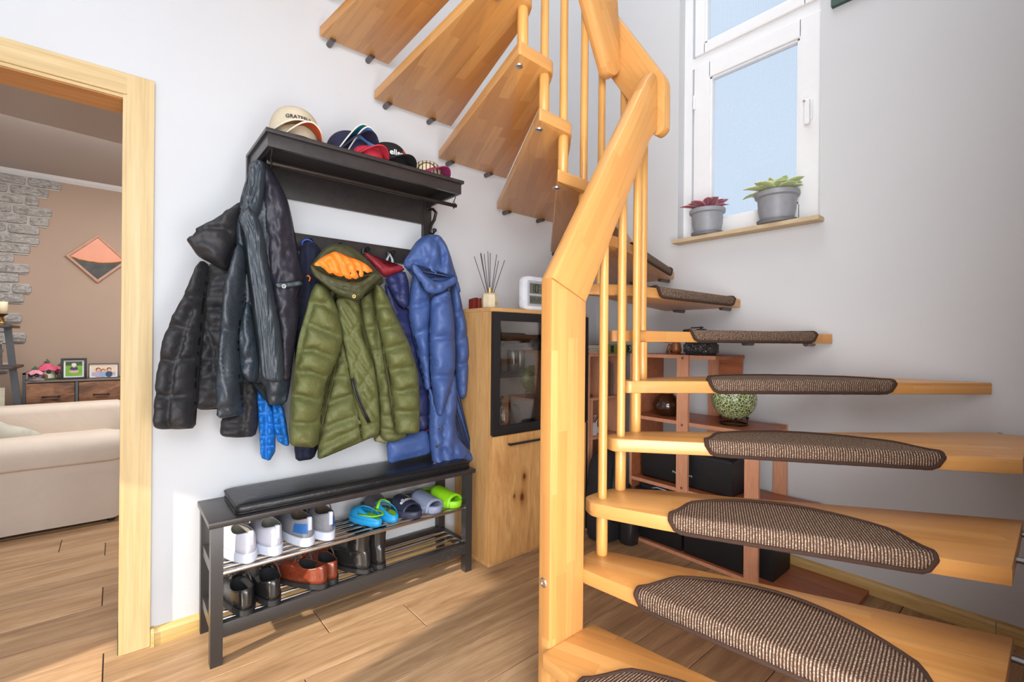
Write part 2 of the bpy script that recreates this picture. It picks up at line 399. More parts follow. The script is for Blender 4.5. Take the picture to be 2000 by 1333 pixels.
# window
wn = thing('window_1', None, None, (2.62, -.98, WZ0+.02), kind='structure')
FX0, FX1 = 2.605, 2.665
WZT = 2.745      # transom centre
g = G()
g.box(FX0, FX1, WY0-.0, WY0+.04, WZ0+.03, WZ1, .004); g.box(FX0, FX1, WY1-.05, WY1, WZ0+.03, WZ1, .004)
g.box(FX0, FX1, WY0+.04, WY1-.05, WZ0+.03, WZ0+.05, .003); g.box(FX0, FX1, WY0+.04, WY1-.05, 2.722, 2.784, .004)
g.box(FX0, FX1, WY0+.04, WY1-.05, WZ1-.05, WZ1, .004)
g.put('frame', M_white, wn)
def sash(y0, y1, z0, z1, th):
    g = G(); gx = FX0-.014
    g.box(gx, FX1-.01, y0, y0+th, z0, z1, .005); g.box(gx, FX1-.01, y1-th, y1, z0, z1, .005)
    g.box(gx, FX1-.01, y0+th-.003, y1-th+.003, z0, z0+th, .005); g.box(gx, FX1-.01, y0+th-.003, y1-th+.003, z1-th, z1, .005)
    b = .012
    for a, c, d, e in ((y0+th, y0+th+b, z0+th, z1-th), (y1-th-b, y1-th, z0+th, z1-th), (y0+th, y1-th, z0+th, z0+th+b), (y0+th, y1-th, z1-th-b, z1-th)): g.box(gx+.008, gx+.03, a, c, d, e, .003)
    s_ = g.put('sash', M_white, wn)
    g2 = G(); g2.box(gx+.03, gx+.034, y0+th, y1-th, z0+th, z1-th); g2.put('pane', M_glass, s_)
    g3 = G()
    for a, c, d, e in ((y0+th, y0+th+.006, z0+th, z1-th), (y1-th-.006, y1-th, z0+th, z1-th), (y0+th, y1-th, z0+th, z0+th+.006), (y0+th, y1-th, z1-th-.006, z1-th)): g3.box(gx+.0285, gx+.04, a+.0, c, d, e)
    g3.put('gasket', plain('gasket_grey', (.25, .26, .27), .6), s_)
    return s_
s1 = sash(WY0+.014, -.688, WZ0+.032, 2.722, .093)
s2 = sash(WY0+.03, -.690, 2.782, WZ1-.04, .058)
hx = FX0-.014
g = G(); g.box(hx-.008, hx, -1.305, -1.27, 2.20, 2.30, .004); g.box(hx-.03, hx-.008, -1.297, -1.279, 2.275, 2.295, .004); g.box(hx-.034, hx-.02, -1.30, -1.278, 2.17, 2.297, .006)
g.put('handle', M_white, s1)
g = G(); g.cyl((hx-.038, -1.278, 2.285), (hx-.02, -1.278, 2.285), .006); g.put('lock', M_chrome, s1)
g = G(); g.cyl((hx-.012, WY1-.075, 2.47), (hx-.012, WY1-.075, 2.55), .007); g.put('hinge', M_white, s1)
# screen net outside the panes
def net_mat():
    m_, nt, b, out = nodes('insect_net'); t = NT(nt)
    tc = t.n('ShaderNodeTexCoord'); mp = t.n('ShaderNodeMapping', {0: tc.outputs['Object'], 3: (1, 110, 110)})
    sx = t.n('ShaderNodeSeparateXYZ', {0: mp.outputs[0]})
    f1 = t.n('ShaderNodeMath', {0: sx.outputs[1]}, operation='FRACT'); f2 = t.n('ShaderNodeMath', {0: sx.outputs[2]}, operation='FRACT')
    a = t.n('ShaderNodeMath', {0: f1.outputs[0], 1: .3}, operation='LESS_THAN'); c = t.n('ShaderNodeMath', {0: f2.outputs[0], 1: .3}, operation='LESS_THAN')
    mx = t.n('ShaderNodeMath', {0: a.outputs[0], 1: c.outputs[0]}, operation='MULTIPLY')
    k = t.n('ShaderNodeMath', {0: mx.outputs[0], 1: .3}, operation='MULTIPLY')
    tr = t.n('ShaderNodeBsdfTransparent'); ms = t.n('ShaderNodeMixShader', {0: k.outputs[0], 1: tr.outputs[0], 2: b.outputs[0]})
    b.inputs['Base Color'].default_value = (.5, .53, .56, 1); nt.links.new(ms.outputs[0], out.inputs[0]); return m_
G().box(2.70, 2.701, WY0+.03, WY1-.03, WZ0+.05, WZ1-.03).put('insect_screen', net_mat(), wn)
g = G(); g.box(2.465, FX0, -1.372, WY1-.004, WZ0, WZ0+.022, .003)
sill = g.put('trim_sill', grain_wood('sill_wood', [sr(182, 158, 124), sr(206, 184, 150)], axis=(6, .8, 6), rough=.6, rand=0), kind='structure')
SILLZ = WZ0+.022

# ------------------------------------------------------------------ staircase
RZ = lambda k: .958 + .186*(k-5)
TH = .044
stair = thing('staircase', 'open-tread winding beech staircase with round balusters and board handrail, climbing round the corner', 'staircase', (1.0, -1.13, 0))
TR = {
 1: ([(.925, -1.150), (1.146, -1.150), (1.285, -2.03), (.905, -2.03)], (.01, .01, 0, 0), (.35, -1, 0)),
 2: ([(1.097, -1.150), (1.12, -1.095), (1.24, -1.088), (1.30, -1.215), (1.403, -1.454), (1.643, -2.03), (1.195, -2.03)], (.02, .02, .03, .05, 0, 0, 0), (.35, -1, 0)),
 3: ([(1.155, -1.135), (1.185, -1.08), (1.33, -1.073), (1.457, -1.214), (1.564, -1.381), (1.734, -1.607), (2.04, -2.03), (1.578, -2.03), (1.235, -1.345)], (.02, .02, .05, .03, 0, 0, 0, 0, .03), (.62, -1, 0)),
 4: ([(1.28, -1.125), (1.30, -1.07), (1.43, -1.068), (1.542, -1.16), (1.922, -1.474), (2.42, -1.858), (2.508, -1.93), (2.508, -2.03), (1.985, -2.03), (1.496, -1.374), (1.32, -1.165)], (.02, .02, .04, .03, 0, 0, 0, 0, 0, 0, .03), (1, -1.1, 0)),
 5: ([(1.405, -1.085), (1.43, -1.045), (1.55, -1.03), (1.72, -1.06), (2.508, -1.46), (2.508, -1.935), (1.45, -1.112)], (.02, .02, .03, .03, 0, .01, .03), (1, -.7, 0)),
 6: ([(1.425, -1.0), (1.46, -.955), (1.58, -.93), (2.508, -.93), (2.508, -1.422), (1.79, -1.105), (1.55, -1.06)], (.02, .03, .03, 0, .01, .06, .05), (1, -.3, 0)),
 7: ([(1.415, -.885), (1.44, -.862), (1.52, -.858), (1.70, -.79), (1.983, -.712), (2.508, -.56), (2.508, -1.005), (1.72, -.99), (1.56, -.963)], (.015, .015, .03, 0, 0, 0, .01, .05, .05), (1, 0, 0)),
 8: ([(1.365, -.965), (1.50, -.965), (1.703, -.906), (1.913, -.831), (2.287, -.70), (2.508, -.618), (2.508, -.285), (2.43, -.20), (1.42, -.86), (1.36, -.90)], (.015, .03, .03, 0, 0, .01, 0, 0, .03, .02), (1, .55, 0)),
 9: ([(1.166, -.962), (1.335, -.955), (1.40, -.925), (2.508, -.36), (2.508, -.032), (2.062, -.032)], (.012, .02, .03, 0, 0, 0), (1, .9, 0)),
 10: ([(1.077, -.962), (1.245, -.955), (1.30, -.90), (2.11, -.032), (1.632, -.032)], (.012, .02, .03, 0, 0), (.75, 1, 0)),
 11: ([(.985, -.962), (1.15, -.955), (1.19, -.90), (1.70, -.032), (1.250, -.032)], (.012, .02, .03, 0, 0), (.45, 1, 0)),
 12: ([(.885, -.962), (1.05, -.955), (1.08, -.90), (1.325, -.032), (.903, -.032)], (.012, .02, .03, 0, 0), (.18, 1, 0)),
 13: ([(.76, -.962), (.95, -.955), (.96, -.90), (.972, -.032), (.655, -.032)], (.012, .02, .02, 0, 0), (0, 1, 0)),
 14: ([(.62, -.962), (.82, -.955), (.78, -.90), (.70, -.032), (.36, -.032)], (.012, .02, .02, 0, 0), (-.1, 1, 0)),
 15: ([(.46, -.962), (.68, -.955), (.62, -.90), (.44, -.032), (.08, -.032)], (.012, .02, .02, 0, 0), (-.15, 1, 0)),
}
M_under = plain('bolt_steel', (.16, .15, .15), .35, .8)
BOLT = G(); BOLT.lathe([(.001, 0), (.0125, 0), (.0135, -.002), (.013, -.004), (.007, -.005), (.006, -.0035), (.001, -.0035)][::-1], (0, 0, 0), 14)
bolt0 = None
treads = {}
for k, (poly, rad, d) in TR.items():
    z1 = RZ(k); g = G(); g.prism(round_poly(poly, rad, 4), z1-TH, z1, .0045)
    o = g.put('tread', M_beech, stair); autosmooth(o, 30); boxuv(o, d); treads[k] = o
def pin(k, p, q, r=.011):
    g = G(); g.cyl(p, q, r, n=12); o = g.put('wall_bolt', M_under, treads[k], smooth=False); autosmooth(o, 40)
for k in (10, 11, 12, 13, 9, 14):   # pins into the rear wall
    poly = TR[k][0]; xb, xa = poly[-2][0], poly[-1][0]; z = RZ(k)-TH-.003
    for t in (.16, .72) if k != 9 else (.12, .6):
        x = xa+(xb-xa)*t
        pin(k, (x, -.055, z), (x, .01, z), .0125)
for k, ys in ((5, (-1.86, -1.56)), (6, (-1.33, -1.05)), (7, (-.93, -.66)), (8, (-.56, -.36)), (4, (-1.95,))):
    z = RZ(k)-TH-.003 if k >= 6 else RZ(k)-.012
    for y in ys: pin(k, (2.44, y, z), (2.55, y, z), .0115)
for k, xs in ((2, (1.35, 1.58)), (3, (1.72, 1.96)), (4, (2.10, 2.36)), (1, (1.0, 1.2))):
    for x in xs: pin(k, (x, -1.99, RZ(k)-.022), (x, -2.07, RZ(k)-.022), .008)
# nuts under the inner ends of the upper flight
for k, (x, y) in {9: (1.215, -.91), 10: (1.125, -.91), 11: (1.03, -.91), 12: (.935, -.91)}.items():
    g = G(); z = RZ(k)-TH; g.lathe([(.006, -.006), (.0125, -.0045), (.0145, -.001), (.0145, .001)], (x, y, z), 16); autosmooth(g.put('nut', M_chrome, treads[k]), 40)
# balusters and spacers (axis k stands between tread k and k+1)
AX = {2: (1.224, -1.124), 3: (1.342, -1.108), 4: (1.455, -1.090), 5: (1.535, -1.062), 6: (1.512, -.985), 7: (1.474, -.905), 8: (1.345, -.925), 9: (1.232, -.925), 10: (1.134, -.925), 11: (1.032, -.925), 12: (.93, -.925), 13: (.80, -.925)}
BT = {2: 1.50, 3: 1.72, 4: 1.92, 5: 2.02, 6: 2.14, 7: 2.262, 8: 2.47, 9: 2.72, 10: 2.90, 11: 3.1, 12: 3.3, 13: 3.5}
for k, (x, y) in AX.items():
    g = G(); g.lathe([(.0172, 0), (.0185, .004), (.0185, .186-TH-.004), (.0172, .186-TH)], (x, y, RZ(k)), 20); autosmooth(g.put('spacer', M_dowel, stair), 50)
    g = G(); z0 = RZ(k+1); h = BT[k]-z0
    g.lathe([(.0145, 0), (.0145, h-.012), (.0125, h-.004), (.007, h)], (x, y, z0), 20); autosmooth(g.put('baluster', M_dowel, stair), 50)
# newel and handrail boards
def board_xz(name, poly, y0, y1, lng, rad=.02, b=.006):
    g = G(); g.prism(round_poly(poly, rad, 4), y0, y1, b, axis='y'); o = g.put(name, M_beech, stair); autosmooth(o, 30); boxuv(o, lng, (0, 1, 0)); return o
nw = board_xz('newel_post', [(.955, 0), (1.105, 0), (1.105, 1.2225), (.955, 1.2825)], -1.1515, -1.104, (0, 0, 1), 0, .006)
board_xz('handrail', [(.955, 1.283), (1.105, 1.223), (1.445, 1.825), (1.484, 1.868), (1.484, 2.056), (1.455, 2.072), (1.422, 2.034)], -1.152, -1.104, (.52, 0, .85), (0, 0, .03, .01, .03, .03, .04), .006)
board_xz('handrail', [(1.415, 2.118), (1.465, 2.125), (1.492, 2.165), (1.47, 2.44), (1.02, 3.30), (.84, 3.20)], -.985, -.938, (-.52, 0, .85), (.02, .03, .03, .05, 0, 0), .008)
g = G(); g.prism(round_poly([(-1.178, 2.045), (-1.178, 1.862), (-1.140, 1.845), (-.925, 2.165), (-.925, 2.44), (-.95, 2.40)], (.03, .02, .02, 0, 0, .02), 4), 1.487, 1.528, .006, axis='x'); o = g.put('handrail', M_beech, stair); autosmooth(o, 30); boxuv(o, (0, .55, .83), (1, 0, 0))
g = G(); g.lathe([(.001, 0), (.013, .0), (.014, .002), (.012, .004), (.005, .0045), (.004, .003), (.001, .003)], (0, 0, 0), 16)
g.v = [(.954-z, -1.128+x, .395+y) for x, y, z in g.v]; autosmooth(g.put('bolt', M_chrome, nw), 30)

# ------------------------------------------------------------------ stair mats
def mat_weave():
    m_, nt, b, out = nodes('sisal_weave'); t = NT(nt)
    tc = t.n('ShaderNodeTexCoord'); u = tc.outputs['UV']
    wv = t.n('ShaderNodeTexWave', {'Vector': u, 'Scale': 44.0, 'Distortion': .8, 'Detail': 1.0, 'Detail Scale': 3.0}, wave_type='BANDS', bands_direction='X')
    mp = t.n('ShaderNodeMapping', {0: u, 3: (120, 260, 1)})
    n1 = t.n('ShaderNodeTexNoise', {'Vector': mp.outputs[0], 'Scale': 1.0, 'Detail': 2.0}); n2 = t.n('ShaderNodeTexNoise', {'Vector': u, 'Scale': 260.0, 'Detail': 1.0})
    a = t.n('ShaderNodeMath', {0: wv.outputs['Fac'], 1: n1.outputs[0]}, operation='MULTIPLY'); c = t.n('ShaderNodeMath', {0: a.outputs[0], 1: n2.outputs[0]}, operation='MULTIPLY')
    col = t.ramp(c.outputs[0], [(.02, sr(60, 44, 36)), (.09, sr(98, 76, 63)), (.22, sr(136, 113, 96)), (.37, sr(204, 185, 160))])
    nt.links.new(col, b.inputs['Base Color']); b.inputs['Roughness'].default_value = .95; b.inputs['Specular IOR Level'].default_value = .1
    t.bump(a.outputs[0], 1.0, .004, b); return m_
M_weave = mat_weave(); M_bind = fabric('binding_brown', sr(58, 38, 28), .95, wr=.3, wscale=300, sheen=0)
def stair_mat(k, a, b, label, dmax=.235, e0=.075, e1=.075):
    """a,b = points on the tread's nosing; the mat is a half moon folded over it"""
    a = Vector(a); b = Vector(b); L = (b-a).length; t = (b-a).normalized(); n_ = Vector((-t.y, t.x))
    cen = sum((Vector(p) for p in TR[k][0]), Vector((0, 0)))/len(TR[k][0])
    if (cen-a).dot(n_) < 0: n_ = -n_
    z1 = RZ(k); th = .008; flap = .038
    root = thing('stair_mat', label, 'stair mat', ((a.x+b.x)/2, (a.y+b.y)/2, z1), 0, 'half-moon mats on the stair treads')
    NS, NT_ = 44, 16
    def D(s):
        e = min(s/.08, 1); e2 = min((1-s)/.08, 1)
        base = (e0*e**.6)*(1-s) + (e1*e2**.6)*s
        arc = math.sin(PI*s)**.75
        return max(.004, min(base*min(e, e2) + (dmax-.07)*arc*1.0, dmax+.02))
    def F(s):     # flap depth below the top, rounded at the ends
        q = min(s, 1-s)/.06
        return flap*math.sqrt(max(.02, 1-(1-min(q, 1))**2))
    vs, uv, rim_f, rim_b = [], [], [], []
    for i in range(NS):
        s = i/(NS-1); p = a+t*(L*s); f_ = F(s); d_ = D(s); row = []
        # path: bottom of flap -> up -> round nose -> back over the tread
        path = [(-th-.001, -f_), (-th-.002, -f_*.6), (-th-.002, -f_*.25), (-th+.001, -.001), (-th+.005, .005), (.002, th-.0005), (.012, th+.0005)]
        rest = max(.0, d_-.012)
        for j in range(1, 10): path.append((.012+rest*j/9, th))
        ln = 0; prev = None
        for x, z in path:
            q = p+n_*x; P3 = Vector((q.x, q.y, z1+z+ .0008*nz(q.x*60, q.y*60))); vs.append(P3)
            if prev is not None: ln += (P3-prev).length
            prev = P3; uv.append((L*s, ln))
        rim_f.append(vs[-16]); rim_b.append(vs[-1])
    fs = [(i*16+j, (i+1)*16+j, (i+1)*16+j+1, i*16+j+1) for i in range(NS-1) for j in range(15)]
    o = put('pile', vs, fs, M_weave, root, smooth=True, uvs=uv)
    sm = o.modifiers.new('s', 'SOLIDIFY'); sm.thickness = .006; sm.offset = -1
    g = G(); loop = [v for v in rim_f] + [vs[(NS-1)*16+j] for j in range(1, 15)] + rim_b[::-1] + [vs[j] for j in range(14, 0, -1)]
    # drop near-duplicates
    lp = [loop[0]]
    for q in loop[1:]:
        if (q-lp[-1]).length > .003: lp.append(q)
    g.tube([(q.x, q.y, q.z-.001) for q in lp], .0062, 8, closed=True, flat=1)
    g.put('binding', M_bind, root, smooth=True)
nose = lambda p, q, s: tuple(Vector(p)*(1-s)+Vector(q)*s)
stair_mat(1, (.920, -1.30), (.907, -1.95), 'dark brown woven half-moon mat on the lowest stair tread, cut off by the frame', .23)
stair_mat(2, nose((1.097, -1.15), (1.195, -2.03), .21), nose((1.097, -1.15), (1.195, -2.03), .94), 'brown woven half-moon mat on the second tread, the largest mat fully seen', .25)
stair_mat(3, (1.243, -1.36), (1.515, -1.905), 'brown woven half-moon mat on the third tread, right of the second thick spacer', .235)
stair_mat(4, nose((1.496, -1.374), (1.985, -2.03), -.04), nose((1.496, -1.374), (1.985, -2.03), .76), 'brown woven half-moon mat on the fourth tread, just under the green mosaic globe', .22)
stair_mat(5, nose((1.45, -1.112), (2.508, -1.935), .19), nose((1.45, -1.112), (2.508, -1.935), .71), 'brown woven half-moon mat on the fifth tread, just above the green mosaic globe', .22)
stair_mat(6, nose((1.79, -1.105), (2.508, -1.422), .02), nose((1.79, -1.105), (2.508, -1.422), .86), 'brown woven half-moon mat seen edge-on at eye level, in front of the speckled black box', .2)
stair_mat(7, (1.74, -.991), (2.42, -1.003), 'brown woven mat on the seventh tread, its pile edge seen from slightly below', .2)
stair_mat(8, nose((1.703, -.906), (2.508, -.618), -.02), nose((1.703, -.906), (2.508, -.618), .86), 'brown woven mat on the highest matted tread, partly behind the balusters', .2)
#@@PART2
# ------------------------------------------------------------------ coat rack
rack = thing('coat_rack', 'black-brown wooden wall coat rack with hat shelf, rail and knob hooks', 'coat rack', (.8, 0, 1.472))
def P(g, name, mat, par, ang=35, **k): o = g.put(name, mat, par, **k); autosmooth(o, ang); return o
g = G(); g.box(.386, 1.208, -.327, 0, 1.816, 1.831, .002); P(g, 'shelf_board', M_blackwood, rack)
g = G(); g.box(.394, 1.200, -.316, -.300, 1.770, 1.816, .0015); P(g, 'fascia', M_blackwood, rack)
for x in (.394, 1.184):
    g = G(); g.box(x, x+.016, -.30, 0, 1.770, 1.816, .0015); P(g, 'side_panel', M_blackwood, rack)
g = G(); g.box(.41, 1.184, -.018, 0, 1.685, 1.816, .0015); P(g, 'back_rail', M_blackwood, rack)
for x in (.386, 1.172):
    g = G(); g.box(x, x+.043, -.024, 0, 1.46, 1.816, .0015); P(g, 'upright', M_blackwood, rack)
g = G(); g.box(.43, 1.172, -.020, 0, 1.473, 1.546, .0015); hr = P(g, 'hook_rail', M_blackwood, rack)
g = G(); g.cyl((.40, -.285, 1.722), (1.193, -.285, 1.722), .0085); P(g, 'hanging_rod', plain('bronze_rod', (.05, .04, .035), .28, .7), rack)
for x in (.412, 1.180):
    g = G(); g.tube([(x, -.301, 1.775), (x, -.298, 1.755), (x, -.285, 1.74), (x, -.271, 1.725), (x, -.285, 1.708), (x, -.299, 1.722), (x, -.292, 1.733)], .0022, 6); P(g, 'rod_hook', M_iron, rack)
def knob(x, z=1.505):
    g = G(); g.tube([(x, -.020, z+.004), (x, -.035, z-.008), (x, -.055, z-.004), (x, -.062, z+.004)], [.007, .0055, .005, .005], 8)
    g.lathe([(.001, -.0125), (.008, -.0095), (.0125, 0), (.008, .0095), (.001, .0125)], (x, -.064, z+.008), 12); g.lathe([(.013, -.012), (.013, .012)], (x, -.02, z), 10); return P(g, 'knob_hook', M_iron, rack)
for x in (.49, .616, .74, .864, .987, 1.11): knob(x)
for x in (1.20, .405):
    g = G(); g.tube([(x, -.025, 1.76), (x+.004, -.06, 1.757), (x+.006, -.085, 1.735), (x+.002, -.075, 1.70), (x, -.045, 1.675), (x, -.038, 1.645), (x+.002, -.055, 1.628), (x+.004, -.072, 1.64)], [.005, .007, .008, .008, .008, .007, .006, .005], 8)
    g.lathe([(.001, -.011), (.009, -.007), (.011, 0), (.009, .007), (.001, .011)], (x+.004, -.076, 1.648), 12); P(g, 'large_hook', M_iron, rack)

# ------------------------------------------------------------------ hanging garments
LEAN = Vector((-.37, -.93, 0))
def resample(pts, step, closed=True):
    out = []; n = len(pts)
    for i in range(n if closed else n-1):
        a = Vector(pts[i]); b = Vector(pts[(i+1) % n]); L = (b-a).length; k = max(1, int(round(L/step)))
        for j in range(k): out.append(tuple(a+(b-a)*(j/k)))
    if not closed: out.append(tuple(pts[-1]))
    return out
def smooth_loop(pts, it=1):
    """Chaikin corner cutting for a soft cloth outline"""
    for _ in range(it):
        q = []
        for i in range(len(pts)):
            a = Vector(pts[i]); b = Vector(pts[(i+1) % len(pts)]); q += [tuple(a*.82+b*.18), tuple(a*.18+b*.82)]
        pts = q
    return pts
def segdist(Q, line):
    A = np.array(line[:-1]); B = np.array(line[1:]); AB = B-A; L2 = np.maximum((AB**2).sum(1), 1e-9)
    d = Q[:, None, :]-A[None]; t = np.clip((d*AB[None]).sum(2)/L2[None], 0, 1)
    pr = A[None]+t[..., None]*AB[None]; dd = np.sqrt(((Q[:, None, :]-pr)**2).sum(2)); return dd.min(1)
def puff(name, outline, y0, T, mat, parent, seams=(), sd=.6, sw=3.2, q=.010, wr=.006, wf=(.02, .05), step=5, back=.45, R=None, tf=None, puck=.004, lines=(), world_seed=0, smoothit=1, label=None, slope=0.0, thin=.0):
    """soft stuffed cloth panel: outline in photo pixels set on the vertical plane y=y0 metres, thickness T metres,
    seams pull the cloth in, lines = stitched ribs; tf maps crop coordinates to photo pixels"""
    if tf:
        outline = [tf(*p) for p in outline]; seams = [[tf(*p) for p in s] for s in seams]; lines = [[tf(*p) for p in s] for s in lines]
    ol = resample(smooth_loop(list(outline), smoothit), step)
    olA = np.array(ol+[ol[0]])
    mn = olA.min(0); mx = olA.max(0); hex_ = []
    r_ = 0; y = mn[1]
    while y < mx[1]:
        x = mn[0]+(step/2 if r_ % 2 else 0)
        while x < mx[0]: hex_.append((x, y)); x += step
        y += step*.87; r_ += 1
    H = np.array(hex_)
    # inside test
    ins = np.zeros(len(H), bool); x_, y_ = H[:, 0], H[:, 1]
    for i in range(len(ol)):
        x1, y1 = ol[i]; x2, y2 = ol[(i+1) % len(ol)]
        c = ((y1 > y_) != (y2 > y_)); 
        with np.errstate(divide='ignore', invalid='ignore'):
            xi = (x2-x1)*(y_-y1)/(y2-y1+1e-12)+x1
        ins ^= c & (x_ < xi)
    H = H[ins]
    d = segdist(H, olA); H = H[d > step*1.35]
    area2 = sum(ol[i][0]*ol[(i+1) % len(ol)][1]-ol[(i+1) % len(ol)][0]*ol[i][1] for i in range(len(ol))); sg = 1 if area2 > 0 else -1
    rings = []
    for off in (.3*step, .85*step):
        rp = []
        for i in range(len(ol)):
            t_ = (Vector(ol[(i+1) % len(ol)])-Vector(ol[i-1])).normalized(); rp.append((ol[i][0]-t_.y*sg*off, ol[i][1]+t_.x*sg*off))
        rp = np.array(rp); rings.append(rp[segdist(rp, olA) > off*.9])
    H = np.concatenate([H]+rings)
    pts = [Vector(p) for p in ol]+[Vector(p) for p in H]
    nb = len(ol)
    res = geometry.delaunay_2d_cdt(pts, [], [list(range(nb))], 1, 1e-4, True)
    vv, ff, orig = res[0], res[2], res[3]
    Q = np.array([tuple(v) for v in vv]); d = segdist(Q, olA)
    Rr = R or max(8, min(d.max()*.85, 40))
    tt = np.sqrt(np.clip(1-(1-np.minimum(d/Rr, 1))**2, 0, 1))
    tq = np.ones(len(Q)); pk = np.zeros(len(Q))
    if seams:
        ds = np.min([segdist(Q, s) for s in seams], axis=0)
        tq = 1-sd*np.exp(-(ds/sw)**2)*.6-sd*np.exp(-(ds/(sw*3))**2)*.4; pk = np.exp(-(ds/(sw*3.2))**2)
        puffq = 1-np.exp(-(ds/(sw*2.6))**2)
    else: puffq = np.zeros(len(Q))
    rib = np.zeros(len(Q))
    if lines:
        dl = np.min([segdist(Q, s) for s in lines], axis=0); rib = -np.exp(-(dl/1.6)**2)*.005
    V = []; e0 = np.minimum(d/10, 1)
    sd_ = world_seed*13.7+len(ol)
    back_v = []
    for i, (u, v) in enumerate(Q):
        base = atY(u, v, y0)
        n1 = nz(u*wf[0]+sd_, v*wf[1], 1.3+sd_); n2 = nz(u*wf[0]*2.7, v*wf[1]*2.3+sd_, 4.1)
        n3 = nz(u*.12+sd_, v*.12, 9.)
        f = (1-abs(n1)*2.2)*wr + n2*wr*.8
        h = T*tt[i]*(1-(1-tq[i])*.45) + e0[i]*(q*puffq[i] - (1-tq[i])*q*.9 + f + puck*pk[i]*n3*2 + rib[i]) + thin
        h += slope*(v-mn[1])/max(1, mx[1]-mn[1])
        V.append(base+LEAN*h)
        back_v.append(None if d[i] < .01 else base-LEAN*(T*back*tt[i]))
    n = len(V); faces = []; idx = {}
    allv = list(V)
    for i in range(n):
        if back_v[i] is None: idx[i] = i
        else: idx[i] = len(allv); allv.append(back_v[i])
    for f in ff:
        a = list(f)
        p0, p1, p2 = (Q[k] for k in a[:3])
        cr = (p1[0]-p0[0])*(p2[1]-p0[1])-(p1[1]-p0[1])*(p2[0]-p0[0])
        if cr > 0: a = a[::-1]
        faces.append(tuple(a)); faces.append(tuple(idx[k] for k in a[::-1]))
    faces = [f for f in faces if len(set(f)) == len(f)]
    return put(name, allv, faces, mat, parent, smooth=True, label=label)
A_ = lambda x, y: (290+x*.405, 380+y*.405)
B_ = lambda x, y: (540+x*.3752, 440+y*.3752)
C_ = lambda x, y: (280+x*.32, 180+y*.32)
M_puffblack = fabric('black_nylon', sr(43, 42, 45), .62, wr=.4, wscale=22, sheen=0, spec=.5)
M_leather = fabric('blue_black_leather', sr(47, 55, 63), .42, wr=.35, wscale=30, weave=.3, sheen=.0, spec=.6)
M_lining = fabric('black_satin', sr(38, 35, 46), .5, wr=.4, wscale=18, sheen=0, spec=.5)
M_bluek = fabric('bright_blue_nylon', sr(28, 110, 190), .45, wr=.4, wscale=25, sheen=0)
M_navy = fabric('navy_cloth', sr(26, 30, 52), .8, wr=.3, wscale=20, sheen=0)
M_olive = fabric('olive_nylon', sr(98, 101, 58), .6, wr=.45, wscale=34, sheen=0, var=.08)
M_olived = fabric('dark_olive_nylon', sr(66, 66, 40), .6, wr=.3, wscale=24, sheen=0)
M_orange = fabric('orange_lining', sr(240, 128, 40), .5, wr=.3, wscale=22, sheen=0, var=.08)
M_red = fabric('dark_red_nylon', sr(140, 34, 44), .5, wr=.3, wscale=22, sheen=0)
M_navyq = fabric('navy_quilt', sr(40, 46, 90), .5, wr=.3, wscale=22, sheen=0)
M_blue = fabric('steel_blue_nylon', sr(66, 89, 142), .5, wr=.3, wscale=20, sheen=0, var=.1)
M_metalsnap = plain('snap_metal', (.10, .11, .14), .3, .8)
def snap(p, y, r, parent, mat=None, name='snap'):
    c = atY(p[0], p[1], y)
    g = G(); n_ = LEAN
    t1 = Vector((n_.y, -n_.x, 0)); pts = []
    for k in range(14):
        a = 2*PI*k/14; pts.append(c+t1*(r*math.cos(a))+Vector((0, 0, r*math.sin(a))))
    g.tube(pts, r*.28, 6, closed=True); g.cyl(c-n_*.002, c+n_*.0015, r*.6, n=12)
    g.put(name, mat or M_metalsnap, parent, smooth=True)

# black puffer, far left
j = thing('puffer_jacket', 'black hooded quilted puffer jacket at the far left of the rack', 'jacket', (.42, -.1, .9), group=None)
puff('body', [(290, 330), (265, 420), (262, 520), (260, 620), (250, 720), (240, 850), (228, 900), (228, 1028), (262, 1042), (330, 1030), (450, 1030), (530, 1000), (530, 700), (520, 400), (430, 300)], -.085, .05, M_puffblack, j, tf=A_,
     seams=[[(262, 500), (290, 600), (325, 740), (325, 870)], [(300, 400), (285, 480)], [(250, 565), (360, 550)], [(250, 735), (345, 735)], [(228, 888), (340, 868), (450, 870)], [(262, 660), (350, 650)], [(250, 815), (340, 800)]], q=.010, wr=.009)
puff('sleeve', [(440, 880), (455, 960), (452, 1050), (352, 1080), (346, 1150), (366, 1168), (440, 1174), (515, 1168), (530, 1110), (528, 1000), (525, 880)], -.10, .045, M_puffblack, j, tf=A_,
     seams=[[(465, 1172), (470, 1080), (492, 960), (495, 880)], [(352, 1112), (528, 1105)], [(450, 1000), (528, 985)]], q=.010, wr=.008)
puff('sleeve', [(262, 318), (235, 350), (205, 420), (160, 520), (110, 610), (78, 700), (60, 790), (45, 900), (36, 1010), (33, 1118), (60, 1132), (150, 1133), (228, 1128), (232, 1030), (228, 960), (232, 880), (240, 800), (250, 700), (262, 600), (270, 500), (288, 400), (292, 340)], -.14, .06, M_puffblack, j, tf=A_,
     seams=[[(165, 487), (215, 500), (270, 497)], [(90, 640), (170, 640), (260, 660)], [(55, 797), (150, 803), (245, 795)], [(35, 960), (130, 968), (235, 960)], [(225, 560), (190, 700), (150, 830), (132, 960), (116, 1135)]], q=.014, wr=.010)
puff('hood', [(190, 228), (210, 200), (232, 200), (230, 172), (275, 150), (360, 108), (372, 85), (430, 48), (462, 40), (478, 90), (455, 150), (430, 220), (410, 300), (385, 375), (330, 345), (265, 315), (240, 300), (215, 262)], -.17, .07, M_puffblack, j, tf=A_,
     seams=[[(205, 205), (240, 200), (310, 182), (390, 180), (440, 220)], [(372, 88), (420, 70), (470, 75)]], q=.010, wr=.012, sw=3)

